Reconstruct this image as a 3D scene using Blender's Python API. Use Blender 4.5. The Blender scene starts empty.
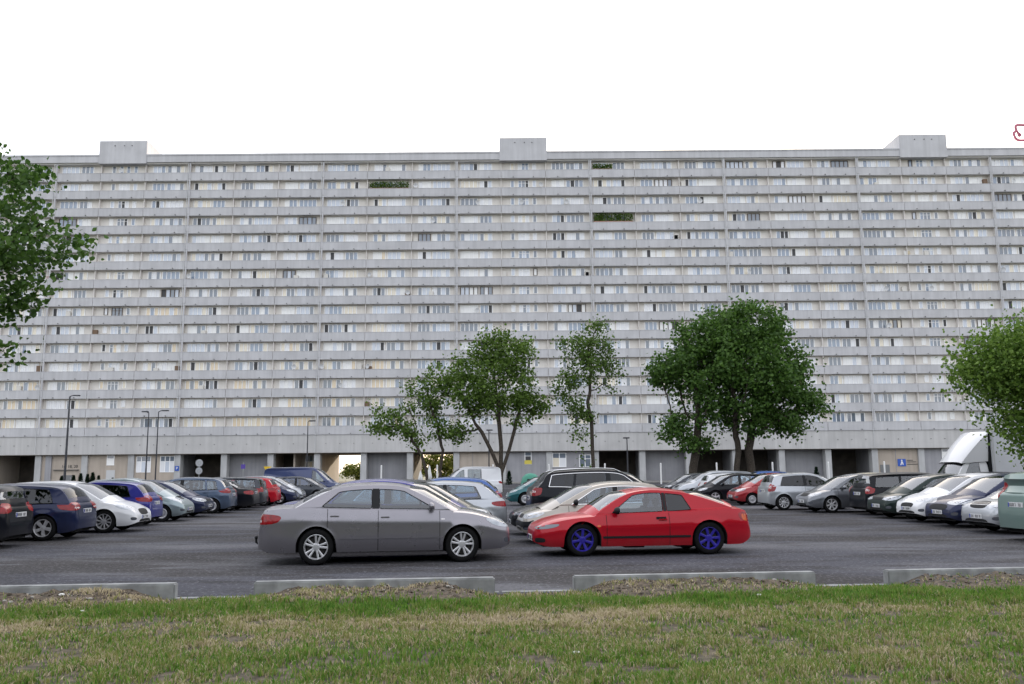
import bpy, bmesh, math, random
import numpy as np
from math import sin, cos, tan, pi, radians as R
from mathutils import Vector, Matrix
from mathutils.bvhtree import BVHTree
from mathutils.geometry import delaunay_2d_cdt, tessellate_polygon

random.seed(7)
SC = bpy.context.scene
COL = SC.collection
# ------------------------------------------------------------------ camera
cd = bpy.data.cameras.new('camera'); cam = bpy.data.objects.new('camera', cd); COL.objects.link(cam)
cd.sensor_width = 36.0; cd.lens = 880.0 / 1024 * 36.0; cd.clip_start = 0.05; cd.clip_end = 6000
cam.matrix_world = Matrix.Translation((0, 0, 1.64)) @ (Matrix.Rotation(R(90 + 8.37), 4, 'X') @ Matrix.Rotation(R(-0.46), 4, 'Z'))
SC.camera = cam
# ------------------------------------------------------------------ world and sun
SUN_EL, SUN_AZ = R(14), R(15)            # azimuth measured from +Y towards +X: the sun stands behind the block, to the right
w = bpy.data.worlds.new('World'); SC.world = w; w.use_nodes = True
nt = w.node_tree; nt.nodes.clear()
sky = nt.nodes.new('ShaderNodeTexSky'); sky.sky_type = 'NISHITA'; sky.sun_disc = False
sky.sun_elevation = SUN_EL; sky.sun_rotation = SUN_AZ; sky.air_density = 1.0; sky.dust_density = 2.5; sky.ozone_density = 1.0
mx = nt.nodes.new('ShaderNodeMixRGB'); mx.inputs['Fac'].default_value = 0.62
mx.inputs['Color2'].default_value = (7.9, 7.8, 8.05, 1)       # thin bright cloud veil over the whole sky
bg = nt.nodes.new('ShaderNodeBackground'); bg.inputs['Strength'].default_value = 0.125
out = nt.nodes.new('ShaderNodeOutputWorld')
nt.links.new(sky.outputs[0], mx.inputs['Color1']); nt.links.new(mx.outputs[0], bg.inputs['Color']); nt.links.new(bg.outputs[0], out.inputs['Surface'])
sl = bpy.data.lights.new('sun', 'SUN'); sl.energy = 2.0; sl.angle = R(0.5); sl.color = (1.0, 0.86, 0.68)
so = bpy.data.objects.new('sun', sl); COL.objects.link(so)
sdir = Vector((sin(SUN_AZ) * cos(SUN_EL), cos(SUN_AZ) * cos(SUN_EL), sin(SUN_EL)))
so.rotation_euler = (-sdir).to_track_quat('-Z', 'Y').to_euler(); so.location = (60, 60, 90)
SC.view_settings.view_transform = 'Standard'; SC.view_settings.look = 'None'
SC.view_settings.exposure = 1.24; SC.view_settings.gamma = 1.0
SC.cycles.max_bounces = 8; SC.cycles.transparent_max_bounces = 16; SC.cycles.use_denoising = True
SC.cycles.caustics_reflective = False; SC.cycles.caustics_refractive = False

# ------------------------------------------------------------------ materials
MATS = {}
def mat(name, col, rough=0.6, metal=0.0, coat=0.0, spec=0.5, noise=None, bump=None, emit=None):
    """noise: (scale, amount, second colour or None); bump: (scale, strength)."""
    if name in MATS: return MATS[name]
    m = bpy.data.materials.new(name); m.use_nodes = True; N = m.node_tree.nodes; Lk = m.node_tree.links
    b = N['Principled BSDF']
    b.inputs['Base Color'].default_value = (*col, 1); b.inputs['Roughness'].default_value = rough
    b.inputs['Metallic'].default_value = metal; b.inputs['Coat Weight'].default_value = coat; b.inputs['Coat Roughness'].default_value = 0.06
    b.inputs['Specular IOR Level'].default_value = spec
    tc = N.new('ShaderNodeTexCoord')
    if noise:
        sc_, amt, c2 = noise
        n = N.new('ShaderNodeTexNoise'); n.inputs['Scale'].default_value = sc_; n.inputs['Detail'].default_value = 6
        Lk.new(tc.outputs['Object'], n.inputs['Vector'])
        rp = N.new('ShaderNodeValToRGB'); rp.color_ramp.elements[0].position = 0.35; rp.color_ramp.elements[1].position = 0.68
        c2 = c2 or tuple(c * (1 - amt) for c in col)
        rp.color_ramp.elements[0].color = (*c2, 1); rp.color_ramp.elements[1].color = (*col, 1)
        Lk.new(n.outputs['Fac'], rp.inputs['Fac']); Lk.new(rp.outputs['Color'], b.inputs['Base Color'])
    if bump:
        n2 = N.new('ShaderNodeTexNoise'); n2.inputs['Scale'].default_value = bump[0]; n2.inputs['Detail'].default_value = 5
        Lk.new(tc.outputs['Object'], n2.inputs['Vector'])
        bp = N.new('ShaderNodeBump'); bp.inputs['Strength'].default_value = bump[1]; bp.inputs['Distance'].default_value = 0.02
        Lk.new(n2.outputs['Fac'], bp.inputs['Height']); Lk.new(bp.outputs['Normal'], b.inputs['Normal'])
    MATS[name] = m
    return m

def paint(name, col, metal=0.35, rough=0.32, coat=0.8):
    """car paint: clear coat over a slightly uneven, faintly dusty base."""
    key = 'paint ' + name
    if key in MATS: return MATS[key]
    m = mat(key, col, rough=rough, metal=metal, coat=coat, spec=0.25 if coat > .6 else .12)
    N = m.node_tree.nodes; Lk = m.node_tree.links; b = N['Principled BSDF']
    tc = N.new('ShaderNodeTexCoord'); n = N.new('ShaderNodeTexNoise'); n.inputs['Scale'].default_value = 3.0; n.inputs['Detail'].default_value = 7
    Lk.new(tc.outputs['Object'], n.inputs['Vector'])
    rp = N.new('ShaderNodeMapRange'); rp.inputs['From Min'].default_value = 0.3; rp.inputs['From Max'].default_value = 0.75
    rp.inputs['To Min'].default_value = rough - 0.02; rp.inputs['To Max'].default_value = rough + 0.05
    Lk.new(n.outputs['Fac'], rp.inputs['Value']); Lk.new(rp.outputs[0], b.inputs['Roughness'])
    r2 = N.new('ShaderNodeMapRange'); r2.inputs['From Min'].default_value = 0.3; r2.inputs['From Max'].default_value = 0.8
    r2.inputs['To Min'].default_value = 0.02; r2.inputs['To Max'].default_value = 0.05
    Lk.new(n.outputs['Fac'], r2.inputs['Value']); Lk.new(r2.outputs[0], b.inputs['Coat Roughness'])
    # road dust on the lower sills
    sp = N.new('ShaderNodeSeparateXYZ'); Lk.new(tc.outputs['Object'], sp.inputs[0])
    d = N.new('ShaderNodeMapRange'); d.inputs['From Min'].default_value = 0.5; d.inputs['From Max'].default_value = 0.15
    d.inputs['To Min'].default_value = 0.0; d.inputs['To Max'].default_value = 0.3
    Lk.new(sp.outputs['Z'], d.inputs['Value'])
    mu = N.new('ShaderNodeMath'); mu.operation = 'MULTIPLY'; Lk.new(d.outputs[0], mu.inputs[0]); Lk.new(n.outputs['Fac'], mu.inputs[1])
    mr = N.new('ShaderNodeMixRGB'); mr.inputs['Color1'].default_value = (*col, 1); mr.inputs['Color2'].default_value = (0.13, 0.12, 0.11, 1)
    Lk.new(mu.outputs[0], mr.inputs['Fac']); Lk.new(mr.outputs[0], b.inputs['Base Color'])
    return m

def glass(name, tint, refl=1.5):
    if name in MATS: return MATS[name]
    m = bpy.data.materials.new(name); m.use_nodes = True; N = m.node_tree.nodes; Lk = m.node_tree.links; N.clear()
    o = N.new('ShaderNodeOutputMaterial'); t = N.new('ShaderNodeBsdfTransparent'); t.inputs['Color'].default_value = (*tint, 1)
    g = N.new('ShaderNodeBsdfGlossy'); g.inputs['Roughness'].default_value = 0.02; g.inputs['Color'].default_value = (0.95, 0.97, 1, 1)
    f = N.new('ShaderNodeFresnel'); f.inputs['IOR'].default_value = refl
    x = N.new('ShaderNodeMixShader'); Lk.new(f.outputs[0], x.inputs['Fac']); Lk.new(t.outputs[0], x.inputs[1]); Lk.new(g.outputs[0], x.inputs[2])
    Lk.new(x.outputs[0], o.inputs['Surface']); MATS[name] = m
    return m

def leafmat(name, c1, c2, trans=0.3):
    if name in MATS: return MATS[name]
    m = bpy.data.materials.new(name); m.use_nodes = True; N = m.node_tree.nodes; Lk = m.node_tree.links; N.clear()
    o = N.new('ShaderNodeOutputMaterial'); ge = N.new('ShaderNodeNewGeometry')
    rp = N.new('ShaderNodeValToRGB'); rp.color_ramp.elements[0].color = (*c1, 1); rp.color_ramp.elements[1].color = (*c2, 1)
    Lk.new(ge.outputs['Random Per Island'], rp.inputs['Fac'])
    p = N.new('ShaderNodeBsdfPrincipled'); p.inputs['Roughness'].default_value = 0.55; p.inputs['Specular IOR Level'].default_value = 0.35
    Lk.new(rp.outputs[0], p.inputs['Base Color'])
    t = N.new('ShaderNodeBsdfTranslucent'); Lk.new(rp.outputs[0], t.inputs['Color'])
    x = N.new('ShaderNodeMixShader'); x.inputs['Fac'].default_value = trans
    Lk.new(p.outputs[0], x.inputs[1]); Lk.new(t.outputs[0], x.inputs[2]); Lk.new(x.outputs[0], o.inputs['Surface']); MATS[name] = m
    return m

def concrete(name, col, streak=0.25, scale=0.6):
    """weathered precast concrete: cloudy tone plus vertical rain streaks that belong to the panel."""
    if name in MATS: return MATS[name]
    m = mat(name, col, rough=0.85, spec=0.25); N = m.node_tree.nodes; Lk = m.node_tree.links; b = N['Principled BSDF']
    tc = N.new('ShaderNodeTexCoord')
    n1 = N.new('ShaderNodeTexNoise'); n1.inputs['Scale'].default_value = scale; n1.inputs['Detail'].default_value = 8
    Lk.new(tc.outputs['Object'], n1.inputs['Vector'])
    mp = N.new('ShaderNodeMapping'); mp.inputs['Scale'].default_value = (2.2, 2.2, 0.12); Lk.new(tc.outputs['Object'], mp.inputs['Vector'])
    n2 = N.new('ShaderNodeTexNoise'); n2.inputs['Scale'].default_value = 1.0; n2.inputs['Detail'].default_value = 6; Lk.new(mp.outputs[0], n2.inputs['Vector'])
    a = N.new('ShaderNodeMath'); a.operation = 'MULTIPLY'; Lk.new(n1.outputs['Fac'], a.inputs[0]); Lk.new(n2.outputs['Fac'], a.inputs[1])
    rp = N.new('ShaderNodeValToRGB'); rp.color_ramp.elements[0].position = 0.12; rp.color_ramp.elements[1].position = 0.36
    rp.color_ramp.elements[0].color = (*(c * (1 - streak) for c in col), 1); rp.color_ramp.elements[1].color = (*col, 1)
    Lk.new(a.outputs[0], rp.inputs['Fac']); Lk.new(rp.outputs[0], b.inputs['Base Color'])
    return m

# ------------------------------------------------------------------ object helpers
def tag(o, label=None, cat=None, group=None, kind=None):
    if label: o['label'] = label
    if cat: o['category'] = cat
    if group: o['group'] = group
    if kind: o['kind'] = kind
    return o
def empty(name, loc, rz=0.0, scale=1.0):
    o = bpy.data.objects.new(name, None); COL.objects.link(o); o.location = loc; o.rotation_euler = (0, 0, rz)
    o.empty_display_size = 0.3; o.scale = (scale,) * 3
    return o
def link(name, me, parent=None, loc=(0, 0, 0), rot=(0, 0, 0)):
    o = bpy.data.objects.new(name, me); COL.objects.link(o); o.location = loc; o.rotation_euler = rot
    if parent: o.parent = parent
    return o
class MB:
    """collects verts and faces, with a material index per face; build() makes ONE mesh object."""
    def __init__(s): s.v = []; s.f = []; s.mi = []
    def add(s, vs, fs, mi=0):
        n = len(s.v); s.v += [tuple(p) for p in vs]; s.f += [tuple(i + n for i in f) for f in fs]; s.mi += [mi] * len(fs)
    def box(s, x0, x1, y0, y1, z0, z1, mi=0):
        s.add([(x0, y0, z0), (x1, y0, z0), (x1, y1, z0), (x0, y1, z0), (x0, y0, z1), (x1, y0, z1), (x1, y1, z1), (x0, y1, z1)],
              [(3, 2, 1, 0), (4, 5, 6, 7), (0, 1, 5, 4), (1, 2, 6, 5), (2, 3, 7, 6), (3, 0, 4, 7)], mi)
    def bbox(s, x0, x1, y0, y1, z0, z1, b=0.02, mi=0):
        """box with bevelled edges (chamfer b)."""
        bm = bmesh.new(); bmesh.ops.create_cube(bm, size=1)
        for v in bm.verts: v.co = (x0 + (v.co.x + .5) * (x1 - x0), y0 + (v.co.y + .5) * (y1 - y0), z0 + (v.co.z + .5) * (z1 - z0))
        bmesh.ops.bevel(bm, geom=bm.edges[:], offset=b, segments=2, affect='EDGES')
        s.frombm(bm, mi)
    def frombm(s, bm, mi=0):
        bm.verts.index_update(); s.add([v.co[:] for v in bm.verts], [[v.index for v in f.verts] for f in bm.faces], mi); bm.free()
    def tube(s, pts, r, n=8, mi=0, caps=True):
        pts = [Vector(p) for p in pts]; rs = r if isinstance(r, (list, tuple)) else [r] * len(pts)
        rings = []; prev = None
        for i, p in enumerate(pts):
            d = (pts[min(i + 1, len(pts) - 1)] - pts[max(i - 1, 0)]).normalized()
            a = prev if prev is not None else (Vector((0, 0, 1)) if abs(d.z) < .9 else Vector((1, 0, 0)))
            u = (a - d * a.dot(d)).normalized(); prev = u; q = d.cross(u)
            rings.append([p + (u * cos(2 * pi * k / n) + q * sin(2 * pi * k / n)) * rs[i] for k in range(n)])
        vs = [v for rg in rings for v in rg]; fs = []
        for i in range(len(pts) - 1):
            for k in range(n):
                a, b = i * n + k, i * n + (k + 1) % n
                fs.append((a, b, b + n, a + n))
        if caps: fs.append(tuple(range(n - 1, -1, -1))); fs.append(tuple((len(pts) - 1) * n + k for k in range(n)))
        s.add(vs, fs, mi)
    def lathe(s, prof, n=24, mi=0, axis='z', c=(0, 0, 0)):
        """prof: list of (radius, height) turned about the axis through c."""
        vs = []
        for r, h in prof:
            for k in range(n):
                a = 2 * pi * k / n
                p = (r * cos(a), r * sin(a), h) if axis == 'z' else (r * cos(a), h, r * sin(a))
                vs.append((p[0] + c[0], p[1] + c[1], p[2] + c[2]))
        fs = []
        for i in range(len(prof) - 1):
            for k in range(n):
                a, b = i * n + k, i * n + (k + 1) % n
                fs.append((a, b, b + n, a + n))
        s.add(vs, fs, mi)
    def prism(s, poly, y0, y1, mi=0):
        """poly in (x, z) pushed from y0 to y1."""
        n = len(poly)
        s.add([(x, y0, z) for x, z in poly] + [(x, y1, z) for x, z in poly],
              [tuple(range(n)), tuple(range(2 * n - 1, n - 1, -1))] + [(i + n, (i + 1) % n + n, (i + 1) % n, i) for i in range(n)], mi)
    def mesh(s, name, mats, smooth=False, angle=35, fix=True):
        me = bpy.data.meshes.new(name); me.from_pydata(s.v, [], s.f)
        for m in (mats if isinstance(mats, (list, tuple)) else [mats]): me.materials.append(m)
        me.polygons.foreach_set('material_index', s.mi)
        if fix:
            bm = bmesh.new(); bm.from_mesh(me); bmesh.ops.recalc_face_normals(bm, faces=bm.faces[:]); bm.to_mesh(me); bm.free()
        if smooth:
            me.polygons.foreach_set('use_smooth', [True] * len(me.polygons)); me.set_sharp_from_angle(angle=R(angle))
        me.update(); return me
    def build(s, name, mats, parent=None, smooth=False, loc=(0, 0, 0), rot=(0, 0, 0), angle=35, fix=True):
        return link(name, s.mesh(name, mats, smooth, angle, fix), parent, loc, rot)

def copy_tree(o, parent=None):
    c = o.copy(); COL.objects.link(c); c.parent = parent
    for ch in list(o.children): copy_tree(ch, c)
    return c

def pchip(xs, ys):
    xs = np.array(xs, float); ys = np.array(ys, float); h = np.diff(xs); d = np.diff(ys) / h; m = np.zeros(len(xs))
    m[0], m[-1] = d[0], d[-1]
    for i in range(1, len(xs) - 1):
        if d[i - 1] * d[i] > 0:
            w1, w2 = 2 * h[i] + h[i - 1], h[i] + 2 * h[i - 1]; m[i] = (w1 + w2) / (w1 / d[i - 1] + w2 / d[i])
    def f(x):
        x = np.clip(x, xs[0], xs[-1]); i = np.clip(np.searchsorted(xs, x) - 1, 0, len(h) - 1)
        t = (x - xs[i]) / h[i]
        return (2*t**3-3*t**2+1)*ys[i] + (t**3-2*t**2+t)*h[i]*m[i] + (-2*t**3+3*t**2)*ys[i+1] + (t**3-t**2)*h[i]*m[i+1]
    return f
def catmull(pts, n):
    """centripetal-ish smooth curve through 2-D points, n samples evenly by length."""
    P = np.array([pts[0]] + list(pts) + [pts[-1]], float); P[0] = 2 * P[1] - P[2]; P[-1] = 2 * P[-2] - P[-3]
    o = []
    for i in range(1, len(P) - 2):
        p0, p1, p2, p3 = P[i-1], P[i], P[i+1], P[i+2]
        l = np.linalg.norm(p2 - p1); m1 = (p2 - p0) / max(np.linalg.norm(p2 - p1) + np.linalg.norm(p1 - p0), 1e-6) * l; m2 = (p3 - p1) / max(np.linalg.norm(p3 - p2) + np.linalg.norm(p2 - p1), 1e-6) * l
        for t in np.linspace(0, 1, 24, endpoint=False):
            o.append((2*t**3-3*t**2+1)*p1 + (t**3-2*t**2+t)*m1 + (-2*t**3+3*t**2)*p2 + (t**3-t**2)*m2)
    o.append(P[-2]); o = np.array(o); s = np.r_[0, np.cumsum(np.linalg.norm(np.diff(o, axis=0), axis=1))]
    q = np.linspace(0, s[-1], n)
    return np.c_[np.interp(q, s, o[:, 0]), np.interp(q, s, o[:, 1])]
def rounded(poly, r=0.3, it=2):
    """chaikin corner cutting of a closed 2-D polygon."""
    for _ in range(it):
        o = []
        for i in range(len(poly)):
            a, b = np.array(poly[i]), np.array(poly[(i + 1) % len(poly)])
            o += [tuple(a + (b - a) * r), tuple(b - (b - a) * r)]
        poly = o; r = 0.25
    return poly
# ------------------------------------------------------------------ cars
M_TYRE = mat('tyre rubber', (0.012, 0.012, 0.013), rough=0.85, spec=.15, noise=(6, 0.4, None))
M_DARK = mat('dark plastic', (0.014, 0.015, 0.017), rough=0.6, spec=.25)
M_UNDER = mat('underbody', (0.008, 0.008, 0.009), rough=0.95)
M_INT = mat('interior fabric', (0.035, 0.036, 0.04), rough=0.9)
M_INTL = mat('interior grey fabric', (0.16, 0.16, 0.17), rough=0.9)
M_ALLOY = mat('alloy', (0.66, 0.66, 0.68), rough=0.3, metal=0.5)
M_STEELCAP = mat('wheel trim silver', (0.42, 0.42, 0.44), rough=0.4, metal=0.5)
M_BLUERIM = mat('blue painted alloy', (0.030, 0.022, 0.30), rough=0.4, coat=0.2, spec=.3)
M_DISC = mat('brake disc', (0.045, 0.042, 0.042), rough=0.6, metal=0.4)
M_CHROME = mat('chrome', (0.75, 0.76, 0.78), rough=0.12, metal=1.0)
M_LENS = mat('headlamp lens', (0.34, 0.37, 0.41), rough=0.28, metal=0.3, coat=0.35, noise=(9, .5, (.55, .57, .6)))
M_LENSD = mat('headlamp reflector', (0.12, 0.13, 0.15), rough=0.15, metal=0.4, coat=1.0)
M_RED = mat('tail lamp red', (0.34, 0.004, 0.010), rough=0.25, coat=0.4, spec=.3, noise=(14, .45, None))
M_AMBER = mat('lamp amber', (0.62, 0.10, 0.012), rough=0.25, coat=0.4, spec=.3)
M_WHITEL = mat('lamp clear', (0.75, 0.72, 0.72), rough=0.2, coat=1.0)
M_PLATE = mat('number plate', (0.62, 0.63, 0.64), rough=0.4)
M_INK = mat('plate ink', (0.03, 0.03, 0.035), rough=0.5)
M_PLBLUE = mat('plate blue', (0.03, 0.06, 0.35), rough=0.5)
G_CAR = glass('car window glass', (0.62, 0.72, 0.78), 1.95)
G_TINT = glass('tinted window glass', (0.10, 0.12, 0.16), 1.55)
G_WS = glass('windscreen glass', (0.60, 0.68, 0.68), 3.1)

_WH = {}
def wheel_meshes(Rw, style):
    k = (round(Rw, 3), style)
    if k in _WH: return _WH[k]
    wd = 0.2; rr = Rw * (0.70 if style not in ('steel', 'cover') else 0.64)
    t = MB()                                                   # outer face towards -y; axis y
    t.lathe([(rr - .012, .10), (rr + .01, .09), (Rw * .93, .085), (Rw * .985, .065), (Rw, .04), (Rw, -.04), (Rw * .985, -.065), (Rw * .93, -.09), (rr + .012, -.098), (rr - .005, -.085), (rr - .015, .10)], 36, 0, 'y')
    for g in (-.03, 0, .03): t.lathe([(Rw + .001, g - .004), (Rw + .003, g), (Rw + .001, g + .004)], 36, 0, 'y')
    tm = t.mesh('tyre', [M_TYRE], True, 50)
    r = MB()
    r.lathe([(rr, -.085), (rr - .012, -.088), (rr - .022, -.075), (rr - .03, -.03), (rr - .03, .08)], 36, 0, 'y')    # rim lip and barrel
    r.lathe([(rr - .05, -.005), (.03, -.005)], 30, 2, 'y'); r.lathe([(rr - .028, .03), (.0, .03)], 30, 3, 'y')
    def spoke(a, w0, w1, r0, r1, y0=-.062, y1=-.076, mi=0):
        d = np.array([cos(a), sin(a)]); q = np.array([-sin(a), cos(a)]); vs = []
        for (rad, wdt, y) in ((r0, w0, y0), (r1, w1, y1)):
            for sx, dy in ((-1, .03), (-1, .004), (-.6, 0), (.6, 0), (1, .004), (1, .03)):
                p = d * rad + q * sx * wdt; vs.append((p[0], y + dy, p[1]))
        r.add(vs, [(i, i + 1, i + 7, i + 6) for i in range(5)], mi)
    hub = [(.075, -.03), (.072, -.058), (.05, -.068), (.028, -.066), (.026, -.072), (0, -.073)]
    if style == 'split5':
        for i in range(5):
            a = 2 * pi * i / 5 + pi / 2
            for s in (-1, 1): spoke(a + s * .21, .015, .021, .05, rr - .012)
    elif style == 'five':
        for i in range(5): spoke(2 * pi * i / 5 + pi / 2, .032, .05, .05, rr - .012)
    elif style == 'seven':
        for i in range(7): spoke(2 * pi * i / 7 + pi / 2, .020, .030, .05, rr - .012)
    elif style == 'ten':
        for i in range(10): spoke(2 * pi * i / 10 + pi / 2, .012, .02, .05, rr - .012)
    elif style == 'six':
        for i in range(6): spoke(2 * pi * i / 6 + pi / 2, .034, .05, .05, rr - .012)
    if style in ('steel', 'cover'):
        r.lathe([(rr - .004, -.088), (rr - .03, -.098), (rr * .72, -.085), (rr * .66, -.078)], 30, 0, 'y')
        r.lathe([(rr * .5, -.080), (rr * .3, -.092), (0, -.095)], 30, 0, 'y')
        for i in range(9): spoke(2 * pi * i / 9, .03, .045, rr * .45, rr * .72, -.080, -.081)
    else: r.lathe(hub, 16, 0, 'y')
    rimm = M_BLUERIM if style == 'seven_blue' else None
    _WH[k] = (tm, r, wd); return _WH[k]
_RM = {}
def rim_mesh(Rw, style, m):
    base = style.replace('blue', '')
    k = (round(Rw, 3), base, m.name)
    if k not in _RM:
        tm, r, wd = wheel_meshes(Rw, base)
        _RM[k] = (tm, r.mesh('rim', [m, m, M_DISC, M_UNDER], True, 40))
    return _RM[k]
_SEAT = {}
def seat_mesh(m):
    if m.name not in _SEAT:
        s = MB()
        s.bbox(-.25, .25, -.25, .25, .30, .48, .06)
        bm = bmesh.new(); bmesh.ops.create_cube(bm, size=1)
        for v in bm.verts:
            v.co = (v.co.x * .14, v.co.y * .46, v.co.z * .62); v.co.x -= .27 + (v.co.z + .31) * .28; v.co.z += .76
        bmesh.ops.bevel(bm, geom=bm.edges[:], offset=.05, segments=2, affect='EDGES'); s.frombm(bm)
        bm = bmesh.new(); bmesh.ops.create_cube(bm, size=1)
        for v in bm.verts: v.co = (v.co.x * .10 - .50, v.co.y * .26, v.co.z * .17 + 1.17)
        bmesh.ops.bevel(bm, geom=bm.edges[:], offset=.035, segments=2, affect='EDGES'); s.frombm(bm)
        s.tube([(-.46, -.07, 1.0), (-.50, -.07, 1.12)], .01, 6); s.tube([(-.46, .07, 1.0), (-.50, .07, 1.12)], .01, 6)
        _SEAT[m.name] = s.mesh('seat', [m], True, 50)
    return _SEAT[m.name]

class Body:
    pass

def make_car(name, label, cat, S, P, loc, rz, wheel=('five', None), group='cars parked in the car park', window_mat=None, tail='red', plate_text=True,
             bumper=None, roof_rails=None, mirror=None, moulding=None, head='wide', extras=None, seats=True, interior=None, chrome_window=False, plate_rear=True):
    L, W, Hh = S['L'], S['W'] / 2, S['h']; low = S.get('low', .19); c0 = L / 2
    root = empty(name, (loc[0], loc[1], 0.0), rz); tag(root, label, cat, group)
    deck = pchip(*zip(*S['deck'])); xr, xf, Rw = S['wheels']; Ra = Rw + .045
    O = catmull(S['gh'], S.get('ns', 46)); cab0, cab1 = O[0, 0], O[-1, 0]; Ow = O.copy()
    t1 = O[-1] - O[-3]; t1 /= np.linalg.norm(t1); O = np.vstack([[O[0, 0], O[0, 1] - .12], [O[0, 0], O[0, 1] - .06], O, O[-1] + t1 * .10, O[-1] + t1 * .22, O[-1] + t1 * .34])
    pexp = S.get('p', 7.5); hood_x = S.get('cowl', cab1)
    # ---- stations along the length
    xs = set(np.round(np.linspace(.012, L - .012, 84), 4)) | {.012, .03, .055, .085, .13, L-.03, L-.055, L-.085, L-.13}
    for xc in (xr, xf):
        xs = {x for x in xs if not (xc - Ra - .012 < x < xc + Ra + .012)}
        xs |= set(np.round(xc + Ra * np.cos(np.linspace(0, pi, 27)), 4)) | {round(xc - Ra - .012, 4), round(xc + Ra + .012, 4)}
    dedge = sorted({e for d in S['doors'] for e in d[:2]}) + [cab0 + .02, hood_x]
    xs = {x for x in xs if min(abs(x - e) for e in dedge) > .013} | set(dedge)
    xs = sorted(xs); nx = len(xs)
    def Wp(x):
        t = abs((x - c0) / (L / 2)); 
        tp = S.get('nose', 0.0) if x > c0 else S.get('tailtaper', 0.0)
        return W * (1 - min(t, .9999) ** pexp) ** (1 / pexp) * (1 - tp * max(0, t - .45) ** 2)
    def crown(x): return .045 if cab0 - .05 < x < hood_x + .02 else (S.get('hcrown', .075) if x >= hood_x else .05)
    def zlow(x):
        z = low
        d = min(x, L - x)
        if d < .35: z += (S.get('kick', .10) if x < c0 else .10) * (1 - d / .35) ** 2
        for xc in (xr, xf):
            if abs(x - xc) < Ra: z = max(z, Rw + math.sqrt(max(Ra * Ra - (x - xc) ** 2, 0)))
        return z
    def zsh(x): return max(float(deck(x)) - crown(x) * min(1, min(x, L - x) / .3 + .2), zlow(x) + .04)
    def side(x, z):
        zs = zsh(x); q = (z - low) / max(zs - low, .05)
        w_ = Wp(x)
        k = 1 - .055 * max(0, .42 - q) ** 2 / .18 - S.get('lean', .065) * max(0, q - .55) ** 2 / .2025
        for (qc, amp, wd) in S.get('crease', ((.70, .010, .09),)): k += amp * math.exp(-((q - qc) / wd) ** 2)
        # arch flare
        for xc in (xr, xf):
            dd = math.hypot(x - xc, z - Rw) - Ra
            if 0 <= dd + .001 and dd < .10: k += .014 * (1 - dd / .10) ** 2
        return w_ * min(k, 1.02)
    nrow, ntop = 15, 9
    v = []; idx = []
    for x in xs:
        zl, zs = zlow(x), zsh(x); zt = float(deck(x)); row = []
        pts = [(side(x, zl + (zs - zl) * j / nrow), zl + (zs - zl) * j / nrow) for j in range(nrow + 1)]
        ys = pts[-1][0]; cr = max(zt - zs, .004)
        for j in range(1, ntop + 1):
            a = j / ntop; yy = ys * (1 - a) if j > 2 else ys * (1 - (.05, .13)[j - 1])
            if j > 2: yy = ys * .87 * (1 - (j - 2) / (ntop - 2))
            pts.append((yy, zs + cr * (1 - abs(yy / max(ys, .001)) ** 3.2)))
        full = pts + [(-y, z) for y, z in reversed(pts[:-1])]
        row = list(range(len(v), len(v) + len(full))); v += [(x - c0, y, z) for y, z in full]; idx.append(row)
    nc = len(idx[0]); half = nrow + ntop
    groups = {'body': [], 'door': {}, 'bonnet': [], 'inner': [], 'boot': []}
    sp = S.get('hatch', False)
    for i in range(nx - 1):
        xm = (xs[i] + xs[i + 1]) / 2
        for j in range(nc - 1):
            f = (idx[i][j], idx[i + 1][j], idx[i + 1][j + 1], idx[i][j + 1])
            top = nrow + 1 < j + .5 < nc - 1 - nrow - 1; g = 'body'
            if top and cab0 + .02 < xm < hood_x and nrow + 2 <= j < nc - 1 - nrow - 2: groups['inner'].append(f); continue
            if top and xm > hood_x and xm < L - .30 and nrow + 2 <= j < nc - 1 - nrow - 2: groups['bonnet'].append(f); continue
            if not sp and top and xm < cab0 and xm > .10 and nrow + 2 <= j < nc - 1 - nrow - 2: groups['boot'].append(f); continue
            hit = False
            for k, d in enumerate(S['doors']):
                if d[0] < xm < d[1] and (1 <= j < nrow or nc - 1 - nrow <= j < nc - 2):
                    groups['door'].setdefault((k, j < half), []).append(f); hit = True; break
            if not hit: groups['body'].append(f)
    caps = [tuple(idx[0]), tuple(reversed(idx[-1]))]
    # ---- greenhouse shell
    zb = zsh
    def yg(x, z): return side(x, zb(x)) * S.get('gw', .965) - max(z - zb(x), -.03) * S.get('tum', .40)
    bul = S.get('bulge', (.09, .05, .14))      # rear, roof, front
    topz = O[:, 1].max(); ns = len(O)
    tang = np.gradient(O, axis=0); tang /= np.linalg.norm(tang, axis=1)[:, None]; nrm = np.c_[-tang[:, 1], tang[:, 0]]
    us = [-1, -.985, -.95, -.90, -.8, -.6, -.4, -.2, 0, .2, .4, .6, .8, .90, .95, .985, 1]
    gv = []; gi = []
    xrt, xft = S['glasstop']                     # x where rear glass and windscreen end at the top
    for s_ in range(ns):
        x, z = O[s_]; ye = yg(x, z)
        xc_ = min(max(x, cab0), cab1); wf = np.clip((xc_ - xft) / max(cab1 - xft, .01), 0, 1); wr = np.clip((xrt - x) / max(xrt - cab0, .01), 0, 1)
        wf, wr = min(1, wf * 3), min(1, wr * 3)
        b = bul[1] * (1 - wf - wr) + bul[2] * wf + bul[0] * wr
        row = []
        for u in us:
            k = b * (1 - abs(u) ** 2.6); row.append(len(gv)); gv.append((x + nrm[s_, 0] * k - c0, ye * u, z + nrm[s_, 1] * k))
        gi.append(row)
    def is_front(s_): x, z = O[s_]; return x >= xft and z > zb(min(x, cab1 - .01)) + .03 and s_ < ns - 4
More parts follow.
